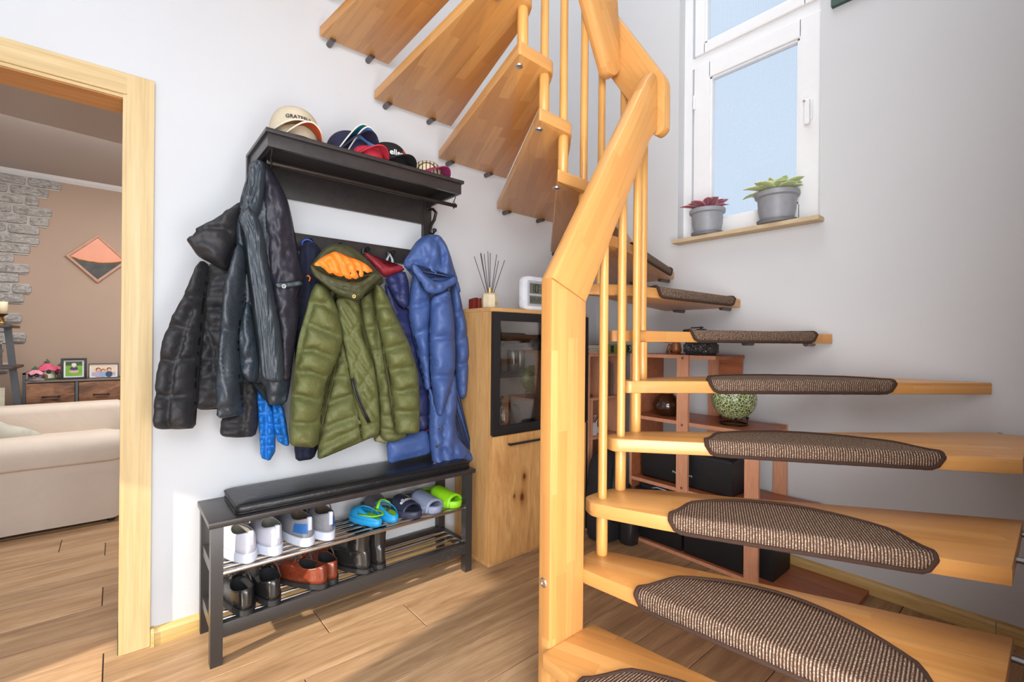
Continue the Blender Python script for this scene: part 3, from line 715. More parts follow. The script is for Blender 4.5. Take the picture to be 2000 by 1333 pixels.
# bright blue child's jacket under it
j = thing('child_jacket', 'bright blue quilted jacket, only its hem showing beneath the black leather jacket', 'jacket', (.56, -.08, .75))
puff('front_panel', [(522, 760), (570, 760), (572, 905), (574, 1000), (602, 1040), (612, 1100), (613, 1240), (600, 1255), (585, 1288), (540, 1268), (534, 1150), (530, 1050), (524, 980)], -.10, .03, M_bluek, j, tf=A_,
     seams=[[(522, 945), (575, 940)], [(524, 1000), (590, 995)], [(530, 1055), (600, 1050)], [(534, 1110), (612, 1105)], [(535, 1165), (615, 1158)], [(538, 1215), (615, 1210)], [(560, 905), (572, 1100), (570, 1290)]], q=.016, wr=.005, R=12, sw=2.4, sd=.9, step=3.5)
puff('sleeve', [(598, 1000), (650, 1020), (665, 1100), (680, 1200), (675, 1216), (655, 1211), (625, 1190), (608, 1140), (600, 1080)], -.11, .035, M_bluek, j, tf=A_,
     seams=[[(598, 1060), (662, 1060)], [(605, 1110), (668, 1115)], [(615, 1160), (678, 1165)], [(630, 1010), (648, 1120), (668, 1215)]], q=.014, wr=.005, R=12, sw=2.4, sd=.9, step=3.5)
puff('back_panel', [(530, 740), (640, 740), (660, 1010), (600, 1040), (535, 1000)], -.06, .03, M_bluek, j, tf=A_, seams=[[(530, 900), (650, 900)], [(530, 800), (650, 800)]], q=.008)

# navy jacket on the blue-ringed hook
j = thing('dark_jacket', 'dark navy jacket on the hook with the blue hanging loop, squeezed between two coats', 'jacket', (.62, -.07, .8))
puff('body', [(588, 482), (600, 471), (616, 474), (628, 490), (640, 520), (650, 600), (650, 800), (616, 874), (614, 897), (578, 902), (574, 872), (584, 800), (578, 700), (576, 600), (583, 540), (582, 505)], -.09, .04, M_navy, j, seams=[[(574, 873), (618, 872)]], q=.004, wr=.012, wf=(.05, .01))
g = G(); c = atY(601, 478, -.075); g.tube([(c.x+.022*math.cos(a), c.y-.004*math.sin(a), c.z+.020*math.sin(a)) for a in [2*PI*k/18 for k in range(18)]], .0035, 6, closed=True); g.put('hanging_loop', plain('blue_cord', sr(48, 92, 200), .5), j, smooth=True)

# red and navy jacket
j = thing('windbreaker', 'dark red and navy quilted jacket, mostly hidden between the olive and blue coats', 'jacket', (.95, -.08, .8))
puff('body', [(560, 300), (600, 340), (640, 430), (690, 440), (715, 500), (740, 600), (770, 740), (795, 850), (812, 960), (818, 1048), (765, 1075), (738, 1082), (700, 900), (640, 700), (600, 500), (570, 380)], -.08, .035, M_navyq, j, tf=B_,
     seams=[[(640, 480), (710, 480)], [(650, 600), (745, 600)], [(680, 730), (775, 740)], [(700, 870), (800, 860)], [(730, 1000), (815, 985)]], q=.008, wr=.006)
puff('chest', [(560, 270), (668, 232), (690, 300), (692, 415), (668, 442), (625, 405), (590, 340)], -.12, .04, M_navyq, j, tf=B_, seams=[[(590, 320), (690, 320)], [(610, 370), (690, 375)], [(640, 270), (650, 430)]], q=.008, wr=.005)
puff('yoke', [(452, 138), (482, 150), (520, 175), (570, 208), (592, 216), (650, 208), (670, 236), (572, 272), (548, 265), (500, 205), (462, 168)], -.125, .035, M_red, j, tf=B_, seams=[[(500, 165), (550, 205), (580, 262)]], q=.004, wr=.010, wf=(.06, .06))
g = G(); g.tube([atY(*B_(712, 1086), -.115), atY(*B_(750, 1085), -.12), atY(*B_(778, 1075), -.12), atY(*B_(795, 1062), -.115)], .005, 8); g.put('hem_tape', M_red, j, smooth=True)
g = G(); g.tube([atY(*B_(572, 215), -.12), atY(*B_(575, 180), -.09), atY(*B_(590, 150), -.075), atY(*B_(603, 180), -.09), atY(*B_(605, 215), -.12)], .006, 6); g.put('hanging_loop', fabric('grey_webbing', sr(170, 178, 182), .8), j, smooth=True)

# leather jacket
j = thing('leather_jacket', 'worn blue-black leather jacket with ribbed stitched band hanging from the rod', 'jacket', (.5, -.2, .95))
puff('body', [(488, 330), (512, 316), (522, 322), (547, 359), (562, 391), (572, 433), (576, 470), (584, 515), (592, 542), (588, 560), (582, 582), (583, 607), (579, 655), (572, 700), (568, 740), (564, 768), (560, 787), (537, 794), (523, 790), (516, 750), (490, 747), (474, 732), (470, 700), (470, 600), (462, 520), (462, 430), (472, 380)], -.185, .05, M_leather, j, q=.004, wr=.012, wf=(.07, .012), seams=[[(523, 776), (566, 770)], [(524, 782), (566, 776)]])
puff('lining', [(514, 318), (524, 322), (547, 359), (562, 391), (573, 440), (576, 470), (585, 515), (593, 542), (588, 560), (582, 582), (583, 607), (579, 655), (572, 700), (566, 745), (552, 745), (545, 650), (530, 560), (520, 470), (513, 400), (510, 350)], -.215, .045, M_lining, j, q=.004, wr=.012, wf=(.04, .025), world_seed=2)
puff('pocket_welt', [(610, 425), (680, 424), (735, 414), (744, 428), (740, 440), (680, 450), (618, 455)], -.272, .008, M_leather, j, tf=A_, wr=.001, R=4, step=3, seams=[])
snap(A_(653, 443), -.290, .0062, j, plain('nickel', (.6, .62, .62), .25, 1))
puff('sleeve', [(440, 235), (475, 270), (482, 330), (470, 420), (472, 450), (455, 520), (447, 600), (437, 700), (442, 850), (455, 1000), (455, 1062), (352, 1082), (332, 1062), (335, 1040), (333, 950), (335, 850), (345, 750), (350, 640), (362, 540), (365, 460), (385, 390), (415, 280)], -.235, .07, M_leather, j, tf=A_, q=.004, wr=.012, wf=(.06, .015), seams=[[(335, 1028), (455, 1012)], [(335, 1040), (456, 1024)], [(340, 1052), (456, 1036)], [(345, 655), (400, 655), (440, 665)], [(385, 395), (430, 240)]])
puff('front_band', [(432, 122), (468, 75), (500, 60), (530, 110), (560, 200), (568, 300), (592, 420), (612, 520), (635, 640), (648, 760), (656, 860), (650, 905), (600, 908), (547, 890), (538, 800), (530, 700), (515, 600), (505, 500), (490, 400), (478, 300), (466, 200)], -.265, .035, M_leather, j, tf=A_, q=.002, wr=.006, wf=(.09, .012), R=10, step=1.7,
     lines=[[(440+o*1., 118-o*.3), (472+o, 190), (488+o, 300), (502+o, 400), (518+o, 500), (530+o, 600), (542+o, 700), (552+o, 800), (562+o*.9, 895)] for o in (8, 19, 30, 41, 52)])
puff('collar', [(486, 324), (494, 316), (510, 314), (519, 320), (520, 345), (516, 380), (508, 415), (494, 440), (472, 424), (478, 385), (486, 355)], -.255, .03, M_leather, j, wr=.005, wf=(.1, .03), R=9, step=1.8, lines=[[(490, 330), (494, 322), (506, 320), (511, 330), (508, 360), (498, 400), (480, 425)], [(495, 332), (500, 327), (505, 340), (500, 370), (490, 400)]])
puff('side_panel', [(440, 640), (480, 500), (505, 560), (530, 720), (545, 860), (520, 905), (478, 905), (452, 868), (440, 800)], -.23, .04, M_leather, j, tf=A_, wr=.012, wf=(.06, .02), seams=[[(445, 800), (540, 770)], [(445, 815), (540, 785)], [(448, 830), (540, 800)]], q=.002)

# olive parka
j = thing('parka', 'olive green quilted parka with an orange lined hood, centre of the rack', 'jacket', (.78, -.15, .75))
puff('back_panel', [(470, 1000), (540, 1080), (500, 1125), (560, 1137), (625, 1132), (692, 1115), (696, 1095), (690, 1000), (600, 940)], -.10, .03, fabric('pale_olive_lining', sr(140, 136, 98), .6, wr=.3), j, tf=B_, seams=[[(520, 1110), (620, 1098), (690, 1090)]], q=.006)
puff('front_panel', [(300, 300), (310, 400), (340, 560), (325, 680), (285, 800), (245, 950), (232, 1060), (215, 1150), (213, 1222), (270, 1203), (340, 1168), (440, 1132), (520, 1095), (535, 1080), (520, 900), (480, 740), (440, 600), (430, 440), (420, 360), (380, 320)], -.145, .055, M_olive, j, tf=B_, q=.016, wr=.008, sw=3.6,
     seams=[[(330, 700), (400, 690)], [(295, 800), (380, 782), (420, 790)], [(262, 935), (330, 900), (400, 880)], [(240, 1062), (320, 1020), (420, 985)], [(225, 1150), (330, 1095), (440, 1045), (520, 1010)], [(320, 1165), (440, 1110)], [(310, 380), (345, 560), (375, 700), (385, 800), (430, 1000), (445, 1130)]])
puff('front_panel', [(430, 360), (500, 330), (545, 330), (565, 480), (600, 650), (640, 850), (640, 1040), (695, 1090), (620, 1128), (560, 1125), (535, 1090), (530, 900), (510, 740), (470, 620), (440, 540)], -.135, .055, M_olive, j, tf=B_, q=.014, wr=.008, sw=3.4, world_seed=3,
     seams=[[(440, 430), (540, 420)], [(450, 540), (560, 530)], [(490, 660), (600, 640)], [(520, 780), (625, 770)], [(530, 900), (640, 880)], [(535, 1000), (640, 980)], [(530, 1060), (680, 1060)], [(515, 360), (520, 500), (535, 700), (530, 850)]])
puff('placket', [(305, 385), (380, 360), (428, 385), (438, 470), (442, 560), (472, 640), (512, 740), (528, 850), (538, 980), (540, 1085), (500, 1105), (440, 1125), (445, 1050), (412, 950), (392, 850), (376, 750), (356, 650), (336, 560), (318, 460)], -.185, .04, M_olive, j, tf=B_, q=.008, wr=.004, sw=2.6, R=14, step=4, world_seed=5,
     seams=[[(320, 450), (440, 640)], [(330, 540), (500, 790)], [(365, 660), (530, 900)], [(385, 790), (540, 1020)], [(330, 400), (440, 560)], [(440, 660), (385, 800)], [(500, 740), (400, 900)], [(528, 860), (430, 1030)], [(440, 480), (350, 640)], [(430, 1050), (540, 1020)], [(375, 400), (440, 480)]])
g = G(); zl = [B_(390, 800), B_(408, 870), B_(430, 930), B_(455, 985), B_(478, 1030)]; g.tube([atY(*p, -.238) for p in zl], .0045, 6); g.tube([atY(p[0]+4, p[1]-1, -.238) for p in zl], .003, 6); g.put('zip', plain('zip_black', (.015, .016, .014), .4), j, smooth=True)
puff('sleeve', [(205, 300), (175, 360), (150, 470), (120, 560), (105, 640), (93, 740), (80, 850), (68, 950), (65, 1060), (68, 1140), (100, 1150), (215, 1157), (228, 1080), (235, 980), (247, 890), (268, 800), (300, 740), (335, 650), (347, 600), (342, 540), (322, 450), (300, 390), (262, 310)], -.22, .075, M_olive, j, tf=B_, q=.020, wr=.008, sw=3.6,
     seams=[[(190, 408), (250, 415), (312, 455)], [(150, 515), (165, 515), (240, 545), (325, 580)], [(110, 655), (200, 650), (305, 692)], [(85, 762), (180, 760), (272, 798)], [(70, 882), (130, 885), (245, 915)], [(60, 1020), (150, 1022), (235, 1020)], [(195, 408), (160, 520), (128, 660), (98, 765), (80, 890), (75, 1020)]])
puff('sleeve', [(505, 290), (550, 320), (590, 390), (612, 450), (652, 530), (690, 610), (717, 690), (740, 780), (745, 880), (747, 980), (745, 1070), (730, 1082), (615, 1090), (612, 1000), (600, 900), (598, 840), (583, 760), (563, 680), (545, 600), (528, 520), (513, 430), (503, 360)], -.22, .07, M_olive, j, tf=B_, q=.020, wr=.008, sw=3.6, world_seed=4,
     seams=[[(512, 425), (560, 425), (605, 430)], [(528, 548), (590, 530), (650, 530)], [(548, 658), (620, 630), (695, 622)], [(580, 762), (640, 745), (728, 735)], [(598, 872), (690, 850), (745, 862)], [(608, 972), (680, 965), (750, 968)]])
puff('hood', [(183, 205), (200, 180), (240, 130), (280, 105), (330, 96), (390, 115), (440, 150), (490, 198), (520, 235), (552, 270), (560, 300), (530, 320), (480, 340), (446, 385), (410, 400), (370, 385), (310, 362), (240, 310), (185, 262), (170, 212)], -.235, .05, M_olived, j, tf=B_, q=.004, wr=.008, R=12, seams=[[(330, 100), (420, 160), (500, 235)]], step=4)
puff('hood_lining', [(187, 207), (242, 163), (302, 135), (340, 148), (362, 162), (430, 182), (472, 207), (502, 235), (500, 250), (470, 272), (440, 290), (400, 297), (350, 287), (290, 270), (230, 242)], -.295, .035, M_orange, j, tf=B_, q=.006, wr=.006, R=16, step=3.5, seams=[[(290, 145), (330, 200), (355, 285)], [(335, 150), (372, 210), (400, 290)], [(240, 168), (280, 215), (300, 270)], [(385, 170), (425, 230), (430, 290)], [(430, 185), (455, 235), (460, 272)], [(205, 200), (240, 225), (255, 250)]])
puff('hood_rim', [(172, 208), (190, 212), (230, 246), (290, 274), (350, 291), (400, 301), (440, 294), (470, 274), (505, 245), (535, 255), (552, 272), (520, 300), (480, 332), (446, 384), (408, 400), (370, 384), (310, 360), (245, 308), (190, 262)], -.315, .03, M_olived, j, tf=B_, q=.004, wr=.006, R=9, step=3.5, seams=[[(200, 250), (290, 310), (370, 340), (440, 345), (520, 280)]])
snap(B_(404, 371), -.35, .0058, j, plain('brass', (.75, .5, .2), .25, 1))
g = G(); g.tube([atY(*B_(158, 268), -.16), atY(*B_(166, 262), -.165), atY(*B_(176, 275), -.17), atY(*B_(170, 292), -.17)], .003, 6); g.put('drawcord', M_orange, j, smooth=True)

# long blue coat
j = thing('long_coat', 'long steel-blue hooded padded coat at the right end, its hem resting on the bench', 'coat', (1.17, -.15, .53))
puff('back_hem', [(570, 1128), (640, 1100), (790, 1060), (815, 1150), (800, 1192), (700, 1215), (640, 1228), (582, 1248)], -.12, .03, M_blue, j, tf=B_, q=.004, wr=.006, seams=[[(575, 1150), (600, 1240)], [(600, 1220), (800, 1170)]])
puff('sleeve', [(898, 330), (935, 290), (960, 400), (987, 520), (1001, 650), (996, 760), (987, 880), (970, 908), (935, 897), (928, 780), (925, 640), (918, 500), (905, 420)], -.10, .06, M_blue, j, tf=B_, q=.014, wr=.009, seams=[[(910, 490), (980, 425)], [(925, 618), (1003, 560)], [(925, 745), (1003, 698)]])
puff('front_panel', [(712, 240), (760, 300), (805, 360), (805, 450), (795, 560), (800, 640), (796, 760), (805, 860), (770, 860), (755, 760), (720, 600), (700, 530), (686, 490), (690, 400), (697, 320)], -.135, .055, M_blue, j, tf=B_, q=.012, wr=.009, seams=[[(690, 432), (760, 412), (805, 385)], [(715, 580), (800, 520)], [(742, 690), (800, 678)]])
puff('skirt', [(790, 820), (850, 950), (895, 800), (930, 770), (942, 900), (932, 1010), (942, 1100), (1000, 1168), (1032, 1208), (1022, 1230), (955, 1240), (915, 1258), (880, 1278), (830, 1278), (812, 1262), (798, 1150), (790, 1050), (795, 950)], -.155, .05, M_blue, j, tf=B_, q=.006, wr=.014, wf=(.05, .03), seams=[[(905, 820), (880, 940), (862, 1080), (870, 1270)], [(935, 1010), (920, 1150), (915, 1250)], [(938, 1100), (960, 1180), (1000, 1225)]])
for p in ((852, 1058), (838, 1152), (823, 1243)): snap(B_(*p), -.214, .0065, j)
puff('sleeve', [(802, 375), (850, 345), (898, 330), (915, 420), (925, 520), (930, 650), (927, 770), (905, 850), (880, 935), (852, 1000), (828, 1000), (812, 900), (800, 760), (795, 600), (798, 480)], -.185, .07, M_blue, j, tf=B_, q=.014, wr=.009, world_seed=2, seams=[[(796, 425), (850, 392), (918, 395)], [(796, 592), (860, 582), (930, 592)], [(800, 790), (850, 782), (890, 785), (930, 772)]])
puff('hood', [(802, 48), (850, 55), (882, 100), (905, 160), (927, 240), (945, 285), (930, 312), (900, 322), (870, 350), (820, 362), (775, 350), (745, 290), (700, 240), (665, 222), (660, 190), (690, 150), (720, 92), (760, 58)], -.165, .075, M_blue, j, tf=B_, q=.006, wr=.016, wf=(.045, .03), step=4, seams=[[(665, 200), (720, 205), (770, 262), (830, 300), (900, 290), (942, 278)], [(800, 60), (850, 130), (855, 200), (830, 270)]])
puff('hood_rim', [(700, 200), (730, 205), (775, 262), (830, 296), (880, 290), (925, 262), (944, 285), (930, 310), (898, 322), (868, 350), (820, 362), (778, 350), (748, 292), (705, 240)], -.245, .022, M_blue, j, tf=B_, q=.004, wr=.008, wf=(.06, .05), R=10, step=4)
snap(B_(820, 311), -.285, .006, j)
puff('side_tab', [(930, 285), (945, 290), (960, 345), (948, 355), (935, 330)], -.15, .01, M_blue, j, tf=B_, wr=.001, R=5, step=3)

# ------------------------------------------------------------------ shoe bench
bench = thing('shoe_bench', 'black-brown shoe bench with steel rod shelves under the coats', 'bench', (.77, -.145, 0))
def dusty():
    m_, nt, b, out = nodes('dusty_black_lacquer'); t = NT(nt)
    tc = t.n('ShaderNodeTexCoord'); n1 = t.n('ShaderNodeTexNoise', {'Vector': tc.outputs['Object'], 'Scale': 330.0, 'Detail': 2.0}); n2 = t.n('ShaderNodeTexNoise', {'Vector': tc.outputs['Object'], 'Scale': 2.0, 'Detail': 1.0})
    a = t.n('ShaderNodeMath', {0: n1.outputs[0], 1: n2.outputs[0]}, operation='MULTIPLY')
    nt.links.new(t.ramp(a.outputs[0], [(.28, sr(52, 49, 48)), (.355, sr(60, 57, 56)), (.375, sr(150, 144, 136))]), b.inputs['Base Color'])
    b.inputs['Roughness'].default_value = .34; return m_
M_dusty = dusty()
g = G(); g.box(.235, 1.316, -.287, -.002, .466, .486, .002); P(g, 'seat_board', M_blackwood, bench)
for x in (.242, 1.264):
    for y in (-.282, -.042):
        g = G(); g.box(x, x+.036, y, y+.036, 0, .466, .002); P(g, 'leg', M_dusty, bench)
    for z in (.098, .292):
        g = G(); g.box(x+.006, x+.030, -.246, -.042, z, z+.040, .0015); P(g, 'side_rail', M_blackwood, bench)
g = G(); g.box(.278, 1.264, -.280, -.258, .090, .138, .0015); P(g, 'front_rail', M_dusty, bench)
g = G(); g.box(.278, 1.264, -.030, -.010, .090, .138, .0015); P(g, 'back_rail', M_blackwood, bench)
for z, ys in ((.304, (-.268, -.226, -.184, -.142, -.10, -.058)), (.128, (-.232, -.182, -.132, -.082))):
    for y in ys:
        r = .0085 if y < -.26 else .0068
        g = G(); g.cyl((.262, y, z), (1.28, y, z), r, n=10); P(g, 'shelf_rod', M_chrome, bench, 60)
# seat pad
def pad_fn():
    g = G(); x0, x1, y0, y1, z0, z1 = .318, 1.306, -.262, -.012, .487, .522
    poly = round_poly([(x0, y0), (x1, y0), (x1, y1), (x0, y1)], .022, 4)
    cx, cy = (x0+x1)/2, (y0+y1)/2
    rings = []
    for dz, ins in ((0, .004), (.006, 0), (.024, 0), (.030, .003), (.034, .012), (.036, .05), (.037, .10)):
        rings.append([(px+(ins if px < cx else -ins), py+(min(ins, .1) if py < cy else -min(ins, .1)), z0+dz) for px, py in poly])
    n = len(poly); vs = [p for r in rings for p in r]; fs = []
    for k in range(len(rings)-1):
        for i in range(n): j2 = (i+1) % n; fs.append((k*n+i, k*n+j2, (k+1)*n+j2, (k+1)*n+i))
    fs += [tuple(range(n))[::-1], tuple(range(len(vs)-n, len(vs)))]; g.add(vs, fs); return g, poly
pad = thing('seat_pad', 'flat black leather seat pad with piped edges lying on the bench', 'cushion', (.81, -.14, .486))
g, poly = pad_fn(); g.put('cover', fabric('black_leather', sr(26, 26, 28), .36, wr=.25, wscale=26, sheen=0, spec=.6), pad, smooth=True)
for dz in (.0265, .004):
    g = G(); g.tube([(x, y, .487+dz) for x, y in poly], .0028, 6, closed=True); g.put('piping', fabric('black_leather_piping', sr(22, 22, 24), .4, wr=.1), pad, smooth=True)

# ------------------------------------------------------------------ footwear
def shoe_loop(yb, yf, hw, zb, zf, n=28, taper=.12, side=1, zs=0, pinch=0):
    """closed loop round the foot; yb = heel (local -y), yf = toe"""
    out = []
    for k in range(n):
        a = 2*PI*k/n; c = -math.cos(a); s_ = math.sin(a)      # a=0 at the heel
        t = (c+1)/2
        y = yb+(yf-yb)*t
        wf = (1-taper) + taper*2*math.sin(PI*min(1, t*.75)) - pinch*math.sin(PI*t)
        x = hw*wf*(abs(s_)**.85)*(1 if s_ > 0 else -1) + side*.006*math.sin(PI*t)
        z = zb+(zf-zb)*t - zs*math.sin(PI*t)
        out.append((x, y, z))
    return out
def loft(g, loops, cap0=True, cap1=False):
    n = len(loops[0]); vs = [p for l in loops for p in l]; fs = []
    for k in range(len(loops)-1):
        for i in range(n): j2 = (i+1) % n; fs.append((k*n+i, (k)*n+j2, (k+1)*n+j2, (k+1)*n+i))
    if cap0: fs.append(tuple(range(n))[::-1])
    if cap1: fs.append(tuple(range(len(vs)-n, len(vs))))
    return g.add(vs, fs)
def interp(l0, l1, t, bz=None):
    tz = bz if bz is not None else t
    return [(a[0]+(b[0]-a[0])*t, a[1]+(b[1]-a[1])*t, a[2]+(b[2]-a[2])*tz) for a, b in zip(l0, l1)]
def shoe(root, L, W, sole_h, mats, top_z, open_l, open_w, side=1, heel=False, boot=None, sole_flare=.003, opening_dip=.012, steps=7, laces=None, tab=None, patch=None, foot_h=None, soleline=True):
    ms, mu, mi = mats; hl = L/2
    base0 = shoe_loop(-hl, hl, W/2, 0, 0, side=side); s1 = shoe_loop(-hl-sole_flare, hl+sole_flare, W/2+sole_flare, sole_h, sole_h+.004, side=side)
    g = G()
    loft(g, [shoe_loop(-hl+.004, hl-.01, W/2-.004, 0, .004, side=side), shoe_loop(-hl-sole_flare, hl, W/2+sole_flare, .004, .010, side=side), s1, shoe_loop(-hl+.003, hl-.003, W/2-.003, sole_h+.002, sole_h+.006, side=side)], True, True)
    s_ = g.put('sole', ms, root, world=False, smooth=False); autosmooth(s_, 40)
    b = shoe_loop(-hl+.002, hl-.002, W/2-.001, sole_h, sole_h+.004, side=side)
    oy0 = -hl+.012; oy1 = oy0+open_l
    ins_h = foot_h or top_z
    op = shoe_loop(oy0, oy1, open_w/2, ins_h, ins_h+.004, side=0, taper=.05, zs=opening_dip)
    loops = [b]
    for k in range(1, steps+1):
        t = k/steps; txy = 1-math.cos(t*PI/2); tz = math.sin(t*PI/2)
        l = interp(b, op, txy**1.05, tz**.9); loops.append(l)
    if boot:
        for z, dl, dw in boot: loops.append(shoe_loop(oy0-dl*.5+.0, oy1+dl*.5-.01, (open_w+dw)/2, z, z-.004, side=0, taper=.02))
    g = G(); loft(g, loops, True, False)
    topl = loops[-1]; cx = sum(p[0] for p in topl)/28; cy = sum(p[1] for p in topl)/28
    shr = lambda l, f, dz: [(cx+(p[0]-cx)*f, cy+(p[1]-cy)*f, p[2]+dz) for p in l]
    loft(g, [topl, shr(topl, .97, .003), shr(topl, .91, 0)], False, False)
    u_ = g.put('upper', mu, root, world=False, smooth=True)
    g = G(); il = [shr(topl, .91, 0), shr(topl, .90, -.02), [(p[0]*.85, p[1], max(sole_h+.012, p[2]-.5*(p[2]-sole_h))) for p in shr(topl, .9, -.02)], [(p[0]*.8, p[1], sole_h+.012) for p in shr(topl, .85, 0)]]
    loft(g, il, False, True); g.f = [f[::-1] for f in g.f]; g.put('insole', mi, root, world=False, smooth=True)
    if laces:
        ml, n_ = laces; g = G(); ly = oy1
        for k in range(n_):
            y = ly-.012+k*.017; z = topl[14][2]+.014-k*.007
            g.tube([(-.021, y, z-.010), (-.010, y+.004, z+.001), (.010, y+.004, z+.001), (.021, y, z-.010)], .0023, 6)
        zt_ = topl[14][2]+.022; g.tube([(0, ly-.012, zt_-.004), (-.014, ly-.030, zt_+.016), (-.030, ly-.034, zt_+.012), (-.030, ly-.020, zt_), (-.010, ly-.014, zt_), (0, ly-.016, zt_+.002), (.014, ly-.034, zt_+.016), (.030, ly-.036, zt_+.008), (.030, ly-.020, zt_-.004), (.040, ly-.022, zt_-.03), (.046, ly-.03, zt_-.06)], .0024, 6)
        g.put('laces', ml, root, world=False, smooth=True)
        g = G(); loft(g, [[(p[0]*.5, ly-.015+p[1]*.0+ (i/28)*.0, 0) for i, p in enumerate(topl)]]) if False else None
        g = G(); g.sheet(lambda a, c: ((a-.5)*.042, ly-.026+c*.04, topl[14][2]+.030-c*.034-abs(a-.5)*.012), 6, 5); o = g.put('tongue', mu, root, world=False, smooth=True); sm = o.modifiers.new('s', 'SOLIDIFY'); sm.thickness = .005
    if tab:
        g = G(); g.box(-.0065, .0065, -hl-.003, -hl+.009, sole_h+.03, ins_h+.010, .002); o = g.put('heel_tab', tab, root, world=False); autosmooth(o, 40)
    if patch:
        mp, a0, a1 = patch; g = G(); rows = []
        for lk in (1, 2, 3, 4):
            l = loops[lk]; n = len(l); row = []
            for q in range(9):
                a = (a0+(a1-a0)*q/8) % 1.0; f_ = a*n; i0 = int(f_) % n; i1 = (i0+1) % n; fr = f_-int(f_)
                p = Vector(l[i0])*(1-fr)+Vector(l[i1])*fr; o_ = Vector((p.x, p.y+hl*.3, 0)).normalized()*.0018; row.append(tuple(p+o_))
            rows.append(row)
        g.sheet(lambda a, c: rows[int(round(c*3))][int(round(a*8))], 9, 4); g.put('heel_patch', mp, root, world=False, smooth=True)
    if heel:
        g = G(); g.prism([(p[0]*.96, p[1]) for p in shoe_loop(-hl+.001, -hl+.075, W/2*.86, 0, 0, side=0, taper=.02)], -heel, .004, .002)
        for i, v in enumerate(g.v): pass
        o = g.put('heel', ms, root, world=False); autosmooth(o, 40)
UZ, LZ = .3125, .1360     # rod tops
def at_shelf(u, v, z): p = atZ(u, v, z); return p
M_whiteup = fabric('white_knit', sr(190, 189, 200), .8, wr=.1, wscale=200, sheen=0, var=.03); M_whitesole = plain('white_rubber', sr(200, 205, 218), .5)
M_greyin = fabric('grey_lining', sr(132, 128, 118), .9, wr=.1)
M_greyup = fabric('grey_suede', sr(128, 128, 134), .75, wr=.1, wscale=120); M_bluep = plain('blue_patch', sr(40, 96, 158), .5); M_brownl = fabric('brown_lining', sr(92, 78, 68), .9)
M_patent = fabric('black_polished_leather', sr(34, 33, 33), .18, wr=.10, wscale=40, sheen=0, spec=.8); M_dark = plain('dark_rubber', sr(34, 34, 36), .5); M_in = plain('black_lining', (.008, .008, .009), .9)
M_brownp = fabric('brown_polished_leather', sr(104, 44, 26), .2, wr=.10, wscale=40, sheen=0, spec=.8, col2=sr(128, 58, 36))
M_lace = plain('grey_lace', sr(92, 82, 78), .8)
def place(name, label, cat, u, v, z, rz, grp, dy=0):
    """u,v = pixel under the heel's rear edge; dy = distance from there to the foot's centre"""
    p = atZ(u, v, z); d = Vector((-math.sin(rz), math.cos(rz), 0))*dy
    return thing(name, label, cat, (p.x+d.x, p.y+d.y, z), rz, grp)
G_ = 'shoes on the bench shelves'
r = place('sneaker', 'left of the two white slip-on sneakers on the upper shelf', 'shoe', 376, 1, UZ, 0, 'white sneakers'); r.location = (.335, -.142, UZ); r.rotation_euler = (0, 0, math.radians(12))
shoe(r, .265, .092, .034, (M_whitesole, M_whiteup, M_greyin), .098, .115, .062, 1, tab=M_whitesole, foot_h=.105)
r = thing('sneaker', 'right of the two white slip-on sneakers, beside the grey laced pair', 'shoe', (.438, -.138, UZ), math.radians(4), 'white sneakers')
shoe(r, .265, .090, .034, (M_whitesole, M_whiteup, M_greyin), .098, .115, .062, -1, tab=M_whitesole, foot_h=.103)
r = thing('running_shoe', 'grey running shoe with a big blue patch at the left of its heel', 'shoe', (.542, -.132, UZ), math.radians(8), 'grey and blue running shoes')
shoe(r, .27, .092, .034, (M_whitesole, M_greyup, M_brownl), .10, .12, .062, 1, laces=(M_lace, 4), tab=M_whitesole, patch=(M_bluep, -.02, -.16), foot_h=.104)
r = thing('running_shoe', 'grey running shoe with a blue patch at the right of its heel', 'shoe', (.636, -.126, UZ), math.radians(2), 'grey and blue running shoes')
shoe(r, .27, .092, .034, (M_whitesole, M_greyup, M_brownl), .10, .12, .062, -1, laces=(M_lace, 4), tab=M_whitesole, patch=(M_bluep, .02, .14), foot_h=.104)
r = thing('dress_shoe', 'black polished lace-up shoe nearest the bench leg on the lower shelf', 'shoe', (.338, -.145, LZ), math.radians(6), 'black polished shoes')
shoe(r, .28, .088, .022, (M_dark, M_patent, M_in), .085, .12, .066, 1, laces=(M_lace, 2), foot_h=.088)
r = thing('dress_shoe', 'black polished lace-up shoe standing next to the brown pair', 'shoe', (.436, -.138, LZ), math.radians(2), 'black polished shoes')
shoe(r, .28, .088, .022, (M_dark, M_patent, M_in), .085, .12, .066, -1, laces=(M_lace, 2), foot_h=.088)
r = thing('dress_shoe', 'brown leather dress shoe turned sideways, toe pointing left', 'shoe', (.553, -.150, LZ), math.radians(30), 'brown leather shoes')
shoe(r, .28, .088, .022, (M_dark, M_brownp, M_in), .085, .12, .066, 1, laces=(M_lace, 2), foot_h=.088)
r = thing('dress_shoe', 'brown leather dress shoe with its heel to the front, right of its pair', 'shoe', (.648, -.130, LZ), math.radians(4), 'brown leather shoes')
shoe(r, .27, .086, .022, (M_dark, M_brownp, M_in), .085, .12, .064, -1, laces=(M_lace, 2), foot_h=.086)
bt = [(.105, .0, .0), (.125, .0, -.002), (.145, .006, .002), (.165, .010, .004)]
r = thing('ankle_boot', 'black leather ankle boot with side zip, left of the pair and turned left', 'boot', (.748, -.140, LZ), math.radians(22), 'black ankle boots')
shoe(r, .27, .088, .020, (M_dark, M_patent, M_in), .10, .11, .072, 1, boot=bt, foot_h=.092, opening_dip=.004)
r = thing('ankle_boot', 'black leather ankle boot at the right end of the lower shelf', 'boot', (.850, -.130, LZ), math.radians(3), 'black ankle boots')
